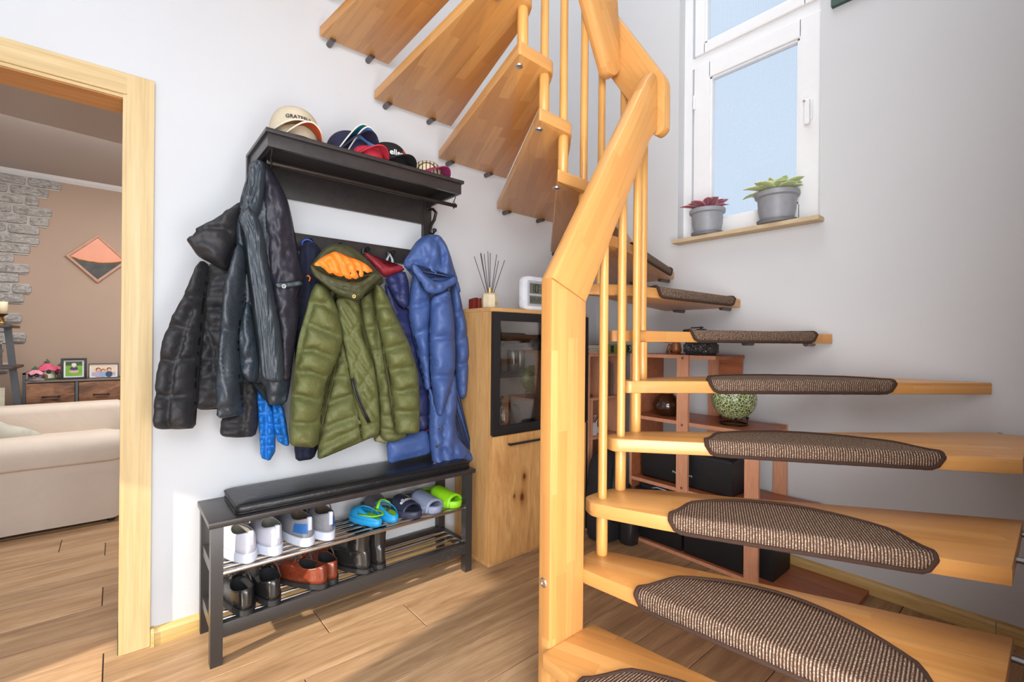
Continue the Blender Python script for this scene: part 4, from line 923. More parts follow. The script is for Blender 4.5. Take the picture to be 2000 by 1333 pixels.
shoe(r, .27, .088, .020, (M_dark, M_patent, M_in), .10, .11, .072, -1, boot=bt, foot_h=.092, opening_dip=.004)

# child's clogs
M_clog = plain('clog_blue', sr(36, 150, 206), .45); M_clogd = plain('clog_teal', sr(16, 112, 150), .5); M_lime = plain('lime_rubber', sr(140, 206, 30), .45); M_hole = plain('hole_dark', (.004, .02, .03), .9)
def clog(label, x, y, rz, strap):
    r = thing('clog', label, 'clog', (x, y, UZ), rz, "child's clogs")
    L, W = .175, .074; hl = L/2
    g = G(); loft(g, [shoe_loop(-hl+.004, hl-.006, W/2-.004, 0, .003), shoe_loop(-hl, hl, W/2, .008, .010), shoe_loop(-hl-.001, hl+.001, W/2+.001, .026, .028), shoe_loop(-hl+.006, hl-.006, W/2-.006, .028, .030)], True, True); g.put('sole', M_clog, r, world=False, smooth=True)
    b = shoe_loop(-hl+.002, hl-.002, W/2-.001, .026, .028); op = shoe_loop(-hl+.008, .02, .024, .032, .070, taper=.05)
    loops = [b]+[interp(b, op, (1-math.cos(t*PI/2)), math.sin(t*PI/2)**.8) for t in (.2, .4, .6, .8, 1)]
    g = G(); loft(g, loops, False, False); o = g.put('upper', M_clog, r, world=False, smooth=True); sm = o.modifiers.new('s', 'SOLIDIFY'); sm.thickness = .004
    g = G(); g.prism([(p[0]*.86, p[1]) for p in shoe_loop(-hl+.008, hl-.02, W/2-.006, 0, 0)], .0300, .0325, .0005); g.put('insole', M_lime, r, world=False)
    for a, tt_ in ((.30, .55), (.38, .5), (.44, .5), (.5, .5), (.56, .5), (.62, .5), (.7, .55), (.42, .28), (.58, .28), (.5, .25)):
        l0, l1 = loops[2], loops[4]; i = int(a*28); p = Vector(l0[i])*(1-tt_)+Vector(l1[i])*tt_; n_ = Vector((p.x*1.2, max(.0, p.y)*.8, .03)).normalized()
        g = G(); g.cyl(p-n_*.001, p+n_*.0009, .0032, n=8); g.put('vent_hole', M_hole, r, world=False)
    if strap == 'front':
        pts = [(-.036, .005, .05), (-.034, -.03, .048), (-.026, -.075, .050), (0, -.094, .052), (.026, -.075, .052), (.034, -.03, .05), (.036, .005, .05)]
    else:
        pts = [(-.036, .0, .05), (-.030, .004, .062), (-.015, .016, .074), (0, .022, .077), (.015, .016, .074), (.030, .004, .062), (.036, .0, .05)]
    g = G(); g.tube(pts, .0065, 8, flat=.4, up=(0, 0, 1)); g.put('strap', M_lime, r, world=False, smooth=True)
clog('blue child clog with a lime strap across its back, left of its pair', .818, -.172, math.radians(22), 'front')
clog('blue child clog with a lime rim and open back, touching the navy slide', .905, -.170, math.radians(10), 'up')

# slides, toes to the front
def slide_shoe(name, label, x, y, rz, ms, mst, grp, L=.265, W=.10, thick=.034, closed=False, side=1):
    r = thing(name, label, 'sandal', (x, y, UZ), rz+PI, grp); hl = L/2
    g = G(); loft(g, [shoe_loop(-hl+.004, hl-.006, W/2-.003, 0, .004, side=side), shoe_loop(-hl, hl, W/2, .006, .010, side=side), shoe_loop(-hl, hl+.002, W/2+.001, thick-.006, thick, side=side), shoe_loop(-hl+.006, hl-.006, W/2-.006, thick, thick+.004, side=side), shoe_loop(-hl+.014, hl-.014, W/2-.014, thick-.006, thick-.002, side=side)], True, True)
    o = g.put('sole', ms, r, world=False, smooth=True)
    y0, y1 = (-.012, .105) if closed else (.0, .085)
    def fn(a, c):
        th = PI*(1-a); w_ = W/2+.004-.006*c*(1 if closed else .6); h = .052-.020*c
        yy = y0+(y1-y0)*c + .020*math.sin(PI*a)*(1-c)*-1
        return (w_*math.cos(th)*(1-.06*math.sin(th)), yy, .010+(h+ (thick-.016))*(math.sin(th)**.62))
    g = G(); g.sheet(fn, 25, 9); o = g.put('strap', mst, r, world=False, smooth=True); sm = o.modifiers.new('s', 'SOLIDIFY'); sm.thickness = .006 if not closed else .009
    if closed:
        for sx_ in (-1, 1):
            g = G(); g.tube([(sx_*(W/2-.002), y0+.004, .03), (sx_*(W/2-.004), -.05, .032), (sx_*(W/2-.012), -.10, .036), (sx_*.01, -hl+.006, .040), (0, -hl+.004, .040)], [.012, .009, .008, .008, .008], 8, flat=.6); g.put('rim', ms, r, world=False, smooth=True)
    return r, fn
M_navyr = plain('navy_rubber', sr(44, 48, 66), .5); M_greyb = plain('grey_blue_rubber', sr(132, 140, 164), .5); M_greyr = plain('dark_grey_rubber', sr(92, 92, 96), .5)
slide_shoe('slide_sandal', 'dark grey slide at the back, behind the navy slide', .905, -.075, math.radians(-4), M_greyr, M_greyr, None, L=.23)
r, fn = slide_shoe('slide_sandal', 'navy slide with white lettering and an orange emblem on the strap', .992, -.155, math.radians(10), M_navyr, M_navyr, 'slides on the upper shelf')
slide_shoe('slide_sandal', 'grey-blue moulded slide with a wide toe opening', 1.098, -.155, math.radians(8), M_greyb, M_greyb, 'slides on the upper shelf', closed=True)
slide_shoe('slide_sandal', 'lime green moulded slide at the right end of the upper shelf', 1.200, -.155, math.radians(12), M_lime, M_lime, 'slides on the upper shelf', closed=True, W=.098)
M_letter = plain('white_print', (.85, .85, .86), .6); M_logo = plain('orange_print', sr(236, 160, 40), .6)
def text(name, s, size, mat, parent, mapf, extrude=.0006, bold=False, shear=0, cuts=0):
    """flat lettering bent onto a surface: mapf(x, y) -> point"""
    c = bpy.data.curves.new(name, 'FONT'); c.body = s; c.size = size; c.align_x = 'CENTER'; c.align_y = 'CENTER'; c.extrude = 0; c.resolution_u = 3; c.shear = shear
    if bold: c.offset = size*.018
    o = bpy.data.objects.new(name, c); COL.objects.link(o); dg = bpy.context.evaluated_depsgraph_get(); me = bpy.data.meshes.new_from_object(o.evaluated_get(dg)); bpy.data.objects.remove(o)
    bm = bmesh.new(); bm.from_mesh(me)
    if cuts:
        for _ in range(cuts): bmesh.ops.subdivide_edges(bm, edges=bm.edges[:], cuts=1); bmesh.ops.triangulate(bm, faces=bm.faces[:])
    vs = [mapf(v.co.x, v.co.y) for v in bm.verts]; fs = [tuple(v.index for v in f.verts) for f in bm.faces]; bm.free(); return vs, fs
def strap_map(fn, off=.0045, cx=.0):
    def f(x, y):
        a = .5 - x/.14; c = .5 - y/.085          # local frame is turned by 180 degrees
        p = Vector(fn(min(max(1-a, 0), 1), min(max(1-c, 0), 1))); e = Vector((p.x, 0, max(p.z-.02, .01))).normalized(); return tuple(p+e*off)
    return f
vs, fs = text('t', 'ellesse', .026, M_letter, r, lambda x, y: (0, 0, 0), bold=True)
def smap(x, y):
    return strap_map(fn)(-x, -(y)) 
vs, fs = text('t', 'ellesse', .027, M_letter, r, lambda x, y: smap(x, y-.010), bold=True, cuts=1); put('lettering', vs, fs, M_letter, r, world=False)
g = G(); vs = [smap(.026+.012*math.cos(a), .016+.011*math.sin(a)) for a in [2*PI*k/16 for k in range(16)]]; g.add(vs, [tuple(range(16))]); g.put('emblem', M_logo, r, world=False)

# ------------------------------------------------------------------ caps on the hat shelf
def cap(label, u, v, y, rz, crown, brim, under, name='baseball_cap', tilt=0, h=.105, grp='caps on the hat shelf', lift=0, r=.088, brim_l=.07, edge=None, no_crown=False, roll=0, arch=.034):
    """u,v = pixel of the top of the crown at distance y"""
    top = atY(u, v, y); z0 = max(1.832, top.z-h) if not lift else lift
    root = thing(name, label, 'cap', (top.x, y, z0), rz, grp); hh = top.z-z0
    if tilt or roll: root.rotation_euler = (tilt, roll, rz)
    if not no_crown:
        g = G(); g.sheet(lambda a, c: (r*math.cos(2*PI*a)*math.cos(c*PI/2)**.55*(1+.012*abs(math.sin(6*PI*a))), r*1.1*math.sin(2*PI*a)*math.cos(c*PI/2)**.55*(1+.012*abs(math.sin(6*PI*a))), hh*math.sin(c*PI/2)), 48, 14, True); g.put('crown', crown, root, world=False, smooth=True)
        g = G(); g.lathe([(.001, .004), (.006, .003), (.007, -.001)], (0, 0, hh), 10); g.put('button', crown, root, world=False, smooth=True)
    def bf(a, c):
        th = -PI*(.05+.9*a); rr = 1.0; x0 = r*math.cos(th); y0 = r*1.1*math.sin(th)
        x1 = r*1.04*math.cos(th); y1 = r*1.1*math.sin(th)-brim_l*math.sin(PI*a)**.7
        x_ = x0+(x1-x0)*c; y_ = y0+(y1-y0)*c; return (x_, y_, .010+arch*math.cos((x_/r)*PI/2)*1.0 - .008*c)
    g = G(); g.sheet(bf, 25, 7); o = g.put('brim', [brim, under], root, world=False, smooth=True); sm = o.modifiers.new('s', 'SOLIDIFY'); sm.thickness = .004; sm.material_offset = 1 if False else 0
    g2 = G(); g2.sheet(lambda a, c: tuple(Vector(bf(a, c))+Vector((0, 0, -.0048))), 25, 7); o2 = g2.put('brim_underside', under, root, world=False, smooth=True)
    if edge: 
        g3 = G(); g3.tube([Vector(bf(k/24, 1))+Vector((0, 0, -.001)) for k in range(25)], .003, 6); g3.put('brim_edge', edge, root, world=False, smooth=True)
    return root, hh, r
M_beige = fabric('cream_twill', sr(206, 192, 166), .9, wr=.1, wscale=60, var=.03); M_gold = fabric('mustard_twill', sr(150, 122, 52), .9)
M_navyc = fabric('navy_twill', sr(40, 40, 66), .85); M_teal = fabric('teal_twill', sr(40, 128, 150), .8); M_skyb = fabric('sky_twill', sr(96, 140, 196), .8); M_cr = fabric('cream_edge', sr(220, 216, 196), .8)
M_orr = fabric('rust_twill', sr(196, 78, 44), .8); M_blackc = fabric('black_twill', sr(28, 27, 29), .85); M_pinkr = fabric('crimson_twill', sr(190, 48, 66), .8); M_mag = fabric('magenta_twill', sr(150, 44, 96), .8)
cap('rust-red brimmed cap at the bottom of the left stack of caps', 584, 256, -.232, math.radians(2), M_navyc, M_orr, M_orr, edge=M_cr, brim_l=.055, arch=.040, lift=1.834, r=.070, no_crown=True)
r, hh, rr = cap('cream cap with black embroidered lettering on top of the left stack', 576, 217, -.185, math.radians(-6), M_beige, M_beige, M_gold, lift=1.848, r=.094, brim_l=.055, edge=M_cr)
def crown_map(hh, r, k=1.02):
    def f(x, y):
        a = -PI/2 + x/r; c = math.asin(min(.98, max(.02, .42+y/hh))); q = math.cos(c)**.55
        return (r*math.cos(a)*q*k, r*1.1*math.sin(a)*q*k-.001, hh*math.sin(c))
    return f
vs, fs = text('t', 'GRATEFUL', .021, None, r, lambda x, y: crown_map(hh, rr, 1.035)(x, y+.012), bold=True, cuts=1); put('lettering', vs, fs, plain('black_thread', (.015, .015, .02), .8), r, world=False)
cap('navy cap forming the back of the blue stack in the middle', 682, 262, -.16, math.radians(12), M_navyc, M_navyc, M_navyc, lift=1.834, r=.092, brim_l=.07, arch=.075, tilt=-.15)
cap('teal brimmed cap in the middle stack, inside the navy cap', 684, 268, -.18, math.radians(12), M_navyc, M_teal, M_teal, lift=1.838, r=.076, arch=.060, tilt=-.5, no_crown=True, brim_l=.07, edge=M_cr)
cap('sky blue brimmed cap tipped up in the middle stack', 700, 271, -.205, math.radians(6), M_navyc, M_skyb, M_skyb, lift=1.834, r=.064, arch=.055, tilt=-.55, no_crown=True, brim_l=.07, edge=M_cr)
cap('crimson brimmed cap lowest at the front of the middle stack', 716, 290, -.235, math.radians(4), M_pinkr, M_pinkr, M_pinkr, lift=1.832, r=.070, brim_l=.055, h=.05)
r, hh, rr = cap('black cap with white lettering and a red emblem', 757, 284, -.185, math.radians(8), M_blackc, M_blackc, M_in, lift=1.832, r=.090, brim_l=.07)
vs, fs = text('t', 'ellesse', .036, None, r, lambda x, y: crown_map(hh, rr, 1.035)(x, y+.008), bold=True, cuts=1); put('lettering', vs, fs, M_letter, r, world=False)
f_ = crown_map(hh, rr, 1.045); vs = [f_(.030+.014*math.cos(a), .020+.013*math.sin(a)) for a in [2*PI*k/14 for k in range(14)]]; put('emblem', vs, [tuple(range(14))], plain('red_print', sr(190, 60, 50), .6), r, world=False)
def plaid():
    m_, nt, b, out = nodes('plaid_twill'); t = NT(nt); tc = t.n('ShaderNodeTexCoord')
    mp = t.n('ShaderNodeMapping', {0: tc.outputs['Object'], 2: (0, 0, .7), 3: (60, 60, 60)}); s = t.n('ShaderNodeSeparateXYZ', {0: mp.outputs[0]})
    f = [t.n('ShaderNodeMath', {0: t.n('ShaderNodeMath', {0: s.outputs[i]}, operation='FRACT').outputs[0], 1: .25}, operation='LESS_THAN').outputs[0] for i in (0, 1)]
    a = t.n('ShaderNodeMath', {0: f[0], 1: f[1]}, operation='MAXIMUM'); nt.links.new(t.mix(sr(214, 196, 160), sr(50, 44, 40), a.outputs[0]), b.inputs['Base Color']); b.inputs['Roughness'].default_value = .9; return m_
cap('small plaid cap with a magenta brim at the right end of the shelf', 832, 319, -.20, math.radians(10), plaid(), M_mag, M_mag, lift=1.832, r=.076, brim_l=.06)

# ------------------------------------------------------------------ oak cabinet
CX0, CX1, CY0, CY1, CZ = 1.375, 2.075, -.317, -.02, 1.262
cab = thing('cabinet', 'tall knotty oak cabinet with a black-framed glass door over an oak door', 'cabinet', ((CX0+CX1)/2, (CY0+CY1)/2, 0))
t_ = .02
g = G(); g.box(CX0, CX0+t_, CY0+.004, CY1, .02, CZ-t_, .001); P(g, 'side_panel', M_oak, cab)
g = G(); g.box(CX1-t_, CX1, CY0+.004, CY1, .02, CZ-t_, .001); P(g, 'side_panel', M_oak, cab)
g = G(); g.box(CX0-.002, CX1+.004, CY0-.004, CY1, CZ-t_, CZ, .002); P(g, 'top', grain_wood('knotty_oak_across', [sr(196, 148, 92), sr(214, 168, 110)], axis=(.9, 9, 9), rand=0), cab)
g = G(); g.box(CX0+.002, CX1-.002, CY0+.006, CY1, .0, .02, .001); P(g, 'plinth', M_oak, cab)
g = G(); g.box(CX0+t_, CX1-t_, CY1-.01, CY1, .02, CZ-t_); P(g, 'back_panel', plain('dark_back_panel', sr(170, 162, 154), .7), cab)
M_shelf = plain('dark_shelf', sr(52, 42, 36), .4)
for z in (.618, .92, 1.075):
    g = G(); g.box(CX0+t_, CX1-t_, CY0+.03, CY1-.01, z-.008, z+.008, .001); P(g, 'shelf', M_shelf, cab)
fr = thing('glass_door', None, None); COL.objects.unlink(fr); bpy.data.objects.remove(fr)
g = G(); fz0, fz1, fx0, fx1, fy0, fy1 = .640, CZ-t_-.002, CX0+.006, CX1-.002, CY0-.018, CY0+.002; fw_ = .042
g.box(fx0, fx0+fw_, fy0, fy1, fz0, fz1, .002); g.box(fx1-fw_, fx1, fy0, fy1, fz0, fz1, .002); g.box(fx0+fw_, fx1-fw_, fy0, fy1, fz0, fz0+fw_, .002); g.box(fx0+fw_, fx1-fw_, fy0, fy1, fz1-fw_, fz1, .002)
gd_ = P(g, 'glass_door', plain('matt_black_frame', sr(34, 32, 33), .5), cab)
G().box(fx0+fw_-.004, fx1-fw_+.004, fy0+.008, fy0+.012, fz0+fw_-.004, fz1-fw_+.004).put('pane', M_shopglass, gd_)
g = G(); g.box(CX0+.004, CX1-.016, CY0-.018, CY0+.002, .024, .634, .002); od = P(g, 'oak_door', M_oakk, cab)
g = G(); g.box(1.47, 1.88, CY0-.040, CY0-.032, .585, .595, .001); g.box(1.475, 1.485, CY0-.034, CY0-.018, .586, .594); g.box(1.865, 1.875, CY0-.034, CY0-.018, .586, .594); P(g, 'handle', M_black, od)
g = G(); g.box(CX1-.015, CX1-.001, CY0-.017, CY0+.004, .024, .634, .001); P(g, 'edge_strip', M_black, cab)
# contents seen through the glass
def jar(name, label, x, y, z, r, h, mat, lid=None, cat='jar', grp=None):
    t = thing(name, label, cat, (x, y, z), 0, grp)
    g = G(); g.lathe([(.001, .003), (r*.9, .003), (r, .01), (r, h*.9), (r*.94, h), (r*.9, h), (r*.95, h*.9), (r*.94, .012), (.001, .010)], (x, y, z), 20, cap=False); g.put('body', mat, t, smooth=True)
    if lid: g = G(); g.lathe([(r*1.05, 0), (r*1.08, .006), (r*1.02, .012), (.004, .015)], (x, y, z+h), 20); g.put('lid', lid, t, smooth=True)
    return t
M_goldl = plain('gold_lid', sr(214, 178, 110), .3, .8)
jar('glass_canister', 'tall glass canister with a gold lid behind the cabinet door', 1.50, -.19, .929, .038, .245, M_clear, M_goldl, 'jar')
jar('drinking_glass', 'clear tumbler right of the gold-lidded canister', 1.62, -.20, .929, .034, .12, M_clear, None, 'glass', 'tumblers in the cabinet')
jar('drinking_glass', 'clear tumbler partly behind the stair post', 1.70, -.16, .929, .034, .12, M_clear, None, 'glass', 'tumblers in the cabinet')
t = thing('teapot', 'glass teapot with a wire handle on the lower cabinet shelf', 'teapot', (1.56, -.19, .627))
g = G(); g.lathe([(.001, .004), (.060, .004), (.066, .02), (.058, .10), (.042, .15), (.038, .152), (.054, .10), (.062, .02), (.001, .008)], (1.56, -.19, .627), 22, cap=False); g.put('body', M_clear, t, smooth=True)
g = G(); g.lathe([(.040, 0), (.044, .006), (.010, .014), (.012, .026), (.001, .03)], (1.56, -.19, .779), 18); g.put('lid', plain('teapot_lid', sr(120, 84, 50), .4), t, smooth=True)
g = G(); g.tube([(1.615, -.20, .76), (1.655, -.205, .75), (1.665, -.205, .70), (1.63, -.20, .655)], .005, 8); g.put('handle', M_clear, t, smooth=True)
g = G(); g.tube([(1.505, -.185, .69), (1.475, -.18, .72), (1.462, -.18, .77)], [.014, .010, .007], 8); g.put('spout', M_clear, t, smooth=True)
t = thing('bowl', 'small square pink and white bowl at the foot of the glass door', 'bowl', (1.445, -.24, .627))
g = G(); g.lathe([(.018, 0), (.022, .008), (.040, .034), (.037, .034), (.020, .012), (.001, .010)], (1.445, -.24, .627), 4); g.put('bowl_body', plain('pink_glaze', sr(196, 96, 116), .3), t)
g = G(); g.lathe([(.040, 0), (.0415, .003), (.036, .003)], (1.445, -.24, .660), 4, cap=False); g.put('bowl_rim', plain('white_glaze', (.8, .78, .75), .3), t)
t = thing('tea_box', 'orange and white upright carton behind the glass teapot', 'carton', (1.56, -.08, .627))
g = G(); g.box(1.49, 1.64, -.10, -.05, .627, .78, .001); g.put('carton_body', plain('carton_orange', sr(176, 104, 52), .6), t)
for i in range(4): g = G(); g.box(1.50+i*.036, 1.512+i*.036, -.1012, -.0998, .64, .77); g.put('carton_stripe', plain('carton_cream', sr(214, 196, 164), .6), t)
t = thing('serving_dish', 'dark leaf-shaped dish standing high in the cabinet', 'dish', (1.66, -.17, 1.083))
g = G(); g.lathe([(.02, 0), (.09, .012), (.11, .03), (.105, .03), (.085, .016), (.001, .006)], (1.66, -.17, 1.083), 20, sy=.6); g.put('dish', plain('dark_bronze', sr(60, 44, 34), .4, .4), t, smooth=True)

# things on top of the cabinet
x = 1.352
cols = [(120, 34, 22), (96, 28, 20), (70, 20, 18), (140, 50, 30), (110, 36, 26), (150, 62, 40), (100, 30, 20), (124, 44, 30), (84, 26, 20), (134, 52, 34)]
for i in range(10):
    w_ = [.009, .012, .008, .011, .009, .012, .010, .008, .011, .009][i]; h = .050+.004*((i*37) % 3)
    x0_ = 1.380+sum([.009, .012, .008, .011, .009, .012, .010, .008, .011, .009][:i])
    t = thing('miniature_book', ('first second third fourth fifth sixth seventh eighth ninth tenth'.split()[i]+' from the left in the row of tiny red-brown books beside the diffuser'), 'book', (x0_+w_/2, -.10, CZ), 0, 'miniature books on the cabinet')
    g = G(); g.box(x0_, x0_+w_*.96, -.165, -.125, CZ, CZ+h, .0015); g.put('cover', plain('bookcloth_%d' % i, sr(*cols[i]), .6), t)
    g = G(); g.box(x0_+.001, x0_+w_*.96-.001, -.160, -.1245, CZ+h-.0006, CZ+h+.0004); g.put('pages', plain('paper', sr(200, 186, 160), .9), t)
dx_, dy_ = 1.432, -.235
t = thing('reed_diffuser', 'cream bottle reed diffuser with a fan of black reeds', 'diffuser', (dx_, dy_, CZ))
g = G(); g.lathe([(.030, 0), (.039, .004), (.042, .035), (.040, .066), (.034, .074), (.015, .078)], (dx_, dy_, CZ), 8); 
o = P(g, 'bottle', plain('cream_ceramic', sr(206, 192, 160), .45), t, 30)
g = G(); g.lathe([(.014, 0), (.014, .022), (.0165, .023), (.0165, .027), (.010, .027)], (dx_, dy_, CZ+.077), 16); P(g, 'neck', plain('antique_gold', sr(170, 148, 96), .35, .6), t)
g = G(); n_ = Vector((.28, -.96, 0)); c = Vector((dx_, dy_, CZ+.026))+Vector((.010, -.0415, 0)); g.tube([c+Vector((.0065*math.cos(a), 0, .0075*math.sin(a))) for a in [2*PI*k/12 for k in range(12)]], .0012, 5, closed=True); g.put('emblem', plain('antique_gold', sr(170, 148, 96), .35, .6), t)
for a_, l_ in ((-.30, .19), (-.13, .20), (-.11, .205), (-.07, .205), (.0, .20), (.12, .165), (.20, .215), (.31, .19), (-.09, .195)):
    g = G(); b = Vector((dx_, dy_, CZ+.02)); d_ = Vector((a_*1.25, .12*math.sin(a_*40), 1)).normalized(); g.cyl(b+d_*.0, b+d_*(l_+.06), .0017, n=6); g.put('reed', M_black, t)
t = thing('digital_clock', 'white rounded digital clock on the cabinet, cut by the stair post', 'clock', (1.72, -.27, CZ))
ca, cb, cz0, cz1 = 1.602, 1.84, CZ, CZ+.178
g = G(); g.prism(round_poly([(ca, cz0), (cb, cz0), (cb, cz1), (ca, cz1)], .035, 6), -.30, -.262, .004, axis='y'); P(g, 'case', plain('clock_white', sr(222, 226, 234), .35), t)
g = G(); g.prism(round_poly([(ca+.026, cz0+.022), (cb-.026, cz0+.022), (cb-.026, cz1-.022), (ca+.026, cz1-.022)], .012, 4), -.302, -.298, .001, axis='y'); P(g, 'bezel', plain('clock_grey', sr(176, 178, 188), .4), t)
M_lcd = plain('lcd_grey', sr(104, 106, 94), .3); M_seg = plain('lcd_black', (.012, .014, .012), .5)
g = G(); g.box(ca+.040, cb-.036, -.3035, -.301, cz0+.088, cz0+.142); g.put('screen', M_lcd, t); g = G(); g.box(ca+.040, cb-.036, -.3035, -.301, cz0+.034, cz0+.076); g.put('screen', M_lcd, t)
SEG = {'0': 'abcdef', '1': 'bc', '2': 'abged', '6': 'afgedc', '9': 'abfgcd', '4': 'fgbc', ':': ':'}
def digits(s, x, z, w_, h):
    g = G(); th_ = h*.11
    for ch in s:
        if ch == ':':
            for zz in (.3, .7): g.box(x, x+th_, -.3045, -.3037, z+h*zz, z+h*zz+th_)
            x += th_*3; continue
        for c in SEG[ch]:
            q = {'a': (0, w_, h-th_, h), 'd': (0, w_, 0, th_), 'g': (0, w_, h/2-th_/2, h/2+th_/2), 'f': (0, th_, h/2, h), 'b': (w_-th_, w_, h/2, h), 'e': (0, th_, 0, h/2), 'c': (w_-th_, w_, 0, h/2)}[c]
            g.box(x+q[0], x+q[1], -.3045, -.3037, z+q[2]+.0006, z+q[3]-.0006)
        x += w_*1.32
    g.put('digits', M_seg, t)
digits('10:24', ca+.046, cz0+.093, .024, .044); digits('69:22', ca+.046, cz0+.042, .013, .026)

# ------------------------------------------------------------------ left shelf unit
LS0, LS1, LSY = 2.085, 2.40, -.33
ls = thing('shelf_unit', 'narrow cherry shelf unit of open compartments between the cabinet and the side wall', 'shelf unit', ((LS0+LS1)/2, -.18, 0))
M_cherd = grain_wood('cherry_back', [sr(120, 70, 42), sr(146, 88, 56)], axis=(9, 9, 1), rand=0)
for z in (.02, .295, .532, .762, 1.02):
    g = G(); g.box(LS0+.012, LS1-.012, LSY, -.01, z-.007, z+.007, .0008); P(g, 'shelf_board', M_cherryl, ls)
for x in (LS0, LS1-.012): g = G(); g.box(x, x+.012, LSY, -.01, 0, 1.027, .0008); P(g, 'side_panel', M_cherryl, ls)
g = G(); g.box(LS0+.012, LS1-.012, -.014, -.008, .02, 1.02); P(g, 'back_panel', M_cherd, ls)
for x, z0, z1 in ((2.255, .769, 1.013), (2.115, .539, .755), (2.115, .302, .525)): g = G(); g.box(x, x+.012, LSY+.002, -.014, z0, z1, .0008); P(g, 'divider', M_cherryl, ls)
def slab(name, label, cat, b, mat, grp=None, bev=.002, extra=None):
    t = thing(name, label, cat, ((b[0]+b[1])/2, (b[2]+b[3])/2, b[4]), 0, grp); g = G(); g.box(*b, bev); P(g, 'body', mat, t)
    if extra: extra(t)
    return t
Z_ = 1.0275
for i, (h, c, dx) in enumerate([(.010, (190, 40, 44), 0), (.008, (196, 196, 204), .006), (.012, (60, 60, 72), .002), (.010, (214, 214, 216), .01), (.009, (170, 172, 178), .004)]):
    lab = ['red booklet at the bottom of the pile on the narrow shelf unit', 'pale grey booklet just above the red one', 'dark booklet in the middle of the small pile', 'white booklet second from the top of the small pile', 'light grey booklet topmost of the small pile'][i]
    t = thing('booklet', lab, 'booklet', (2.16, -.23, Z_), 0, 'booklets on the shelf unit'); g = G(); g.box(2.092+dx, 2.225+dx, -.32+dx, -.12, Z_, Z_+h, .0008); g.put('cover', plain('booklet_%d' % i, sr(*c), .5), t); g = G(); g.box(2.094+dx, 2.223+dx, -.3204+dx, -.121, Z_+.002, Z_+h-.002); g.put('pages', plain('paper', sr(200, 186, 160), .9), t); Z_ += h+.0005
t = thing('tool_case', 'olive green toolbox with black latches on the narrow shelf unit', 'toolbox', (2.35, -.25, 1.0275)); g = G(); g.box(2.245, 2.475, -.345, -.20, 1.0275, 1.083, .006); P(g, 'case', plain('case_green', sr(128, 138, 52), .5), t)
for x in (2.265, 2.43): g = G(); g.box(x, x+.026, -.350, -.343, 1.034, 1.078, .003); P(g, 'latch', M_black, t)
g = G(); g.tube([(2.44, -.352, 1.04), (2.448, -.36, 1.055), (2.444, -.353, 1.072)], .003, 6); g.put('ring', M_chrome, t)
# little items in the compartments
t = thing('figurine', 'small white and brown figurine in the upper left compartment', 'figurine', (2.145, -.26, .769)); g = G(); g.lathe([(.03, 0), (.034, .01), (.022, .03), (.026, .05), (.016, .065), (.018, .08), (.001, .095)], (2.145, -.26, .769), 14, sy=.7); g.put('figure', plain('bisque', sr(196, 180, 160), .5), t, smooth=True)
g = G(); g.lathe([(.040, 0), (.040, .012), (.030, .014)], (2.145, -.26, .769), 14); g.put('base', plain('figure_base', sr(90, 62, 46), .6), t, smooth=True)
for i in range(3): slab('folder', ['rust patterned folder standing right of the divider', 'brown folder standing in the middle of three', 'grey folder at the right of three'][i], 'folder', (2.280+i*.026, 2.302+i*.026, -.30, -.06, .769, .985-.01*i), plain('folder_%d' % i, [sr(150, 78, 56), sr(118, 76, 60), sr(110, 106, 100)][i], .7), 'folders on the shelf unit')
slab('white_box', 'small white box with a thin cable in the middle compartment', 'box', (2.135, 2.20, -.30, -.20, .539, .615), plain('box_white', sr(206, 208, 210), .5), None, .003, lambda t: G().tube([(2.14, -.29, .62), (2.15, -.30, .655), (2.19, -.30, .66), (2.20, -.27, .62)], .003, 6).put('cable', M_white, t, smooth=True))
t = thing('headphones', 'silver and white headphones right of the white box', 'headphones', (2.27, -.24, .539)); g = G(); g.tube([(2.235+.04*(1-math.cos(a)), -.26, .565+.075*math.sin(a)) for a in [PI*k/12 for k in range(13)]], .005, 8); g.put('headband', M_chrome, t, smooth=True)
for x in (2.235, 2.315): g = G(); g.lathe([(.01, -.02), (.024, -.018), (.026, 0), (.024, .018), (.01, .02)], (x, -.26, .563), 14, sx=.6); g.put('ear_cup', plain('silver_plastic', sr(186, 188, 190), .4), t, smooth=True)
t = thing('round_tin', 'round silver lid leaning in the lower compartment', 'tin', (2.18, -.2, .302)); g = G(); g.tube([(2.16, -.24, .36), (2.17, -.235, .36)], [.058, .058], 24); P(g, 'tin_lid', M_chrome, t)
# dark backpack on the floor and bags
M_cloth = fabric('black_cloth', sr(34, 34, 38), .85, wr=.3, wscale=16)
def sack(name, label, cat, c, sx_, sy_, h, mat, extra=None):
    t = thing(name, label, cat, (c[0], c[1], c[2])); g = G()
    prof = [(.6, 0), (.92, .03), (1, .2), (1.0, .55), (.88, .82), (.6, .95), (.25, 1.0)]
    g.sheet(lambda a, b: (lambda r_, z_: (c[0]+sx_*r_*math.copysign(abs(math.cos(2*PI*a))**.7, math.cos(2*PI*a))+.008*nz(a*9, z_*9), c[1]+sy_*r_*math.copysign(abs(math.sin(2*PI*a))**.7, math.sin(2*PI*a)), c[2]+h*z_))(np.interp(b*6, range(7), [p[0] for p in prof]), np.interp(b*6, range(7), [p[1] for p in prof])), 32, 20, True)
    g.f += [tuple(range(32))[::-1], tuple(range(19*32, 20*32))]; g.m += [0, 0]
    g.put('body', mat, t, smooth=True)
    if extra: extra(t)
    return t
sack('backpack', 'dark backpack on the floor in front of the narrow shelf unit', 'backpack', (2.09, -.45, 0), .10, .085, .50, M_cloth, lambda t: G().tube([(2.05, -.54, .12), (2.03, -.55, .28), (2.06, -.53, .42)], .008, 8, flat=.5).put('strap', M_black, t, smooth=True))
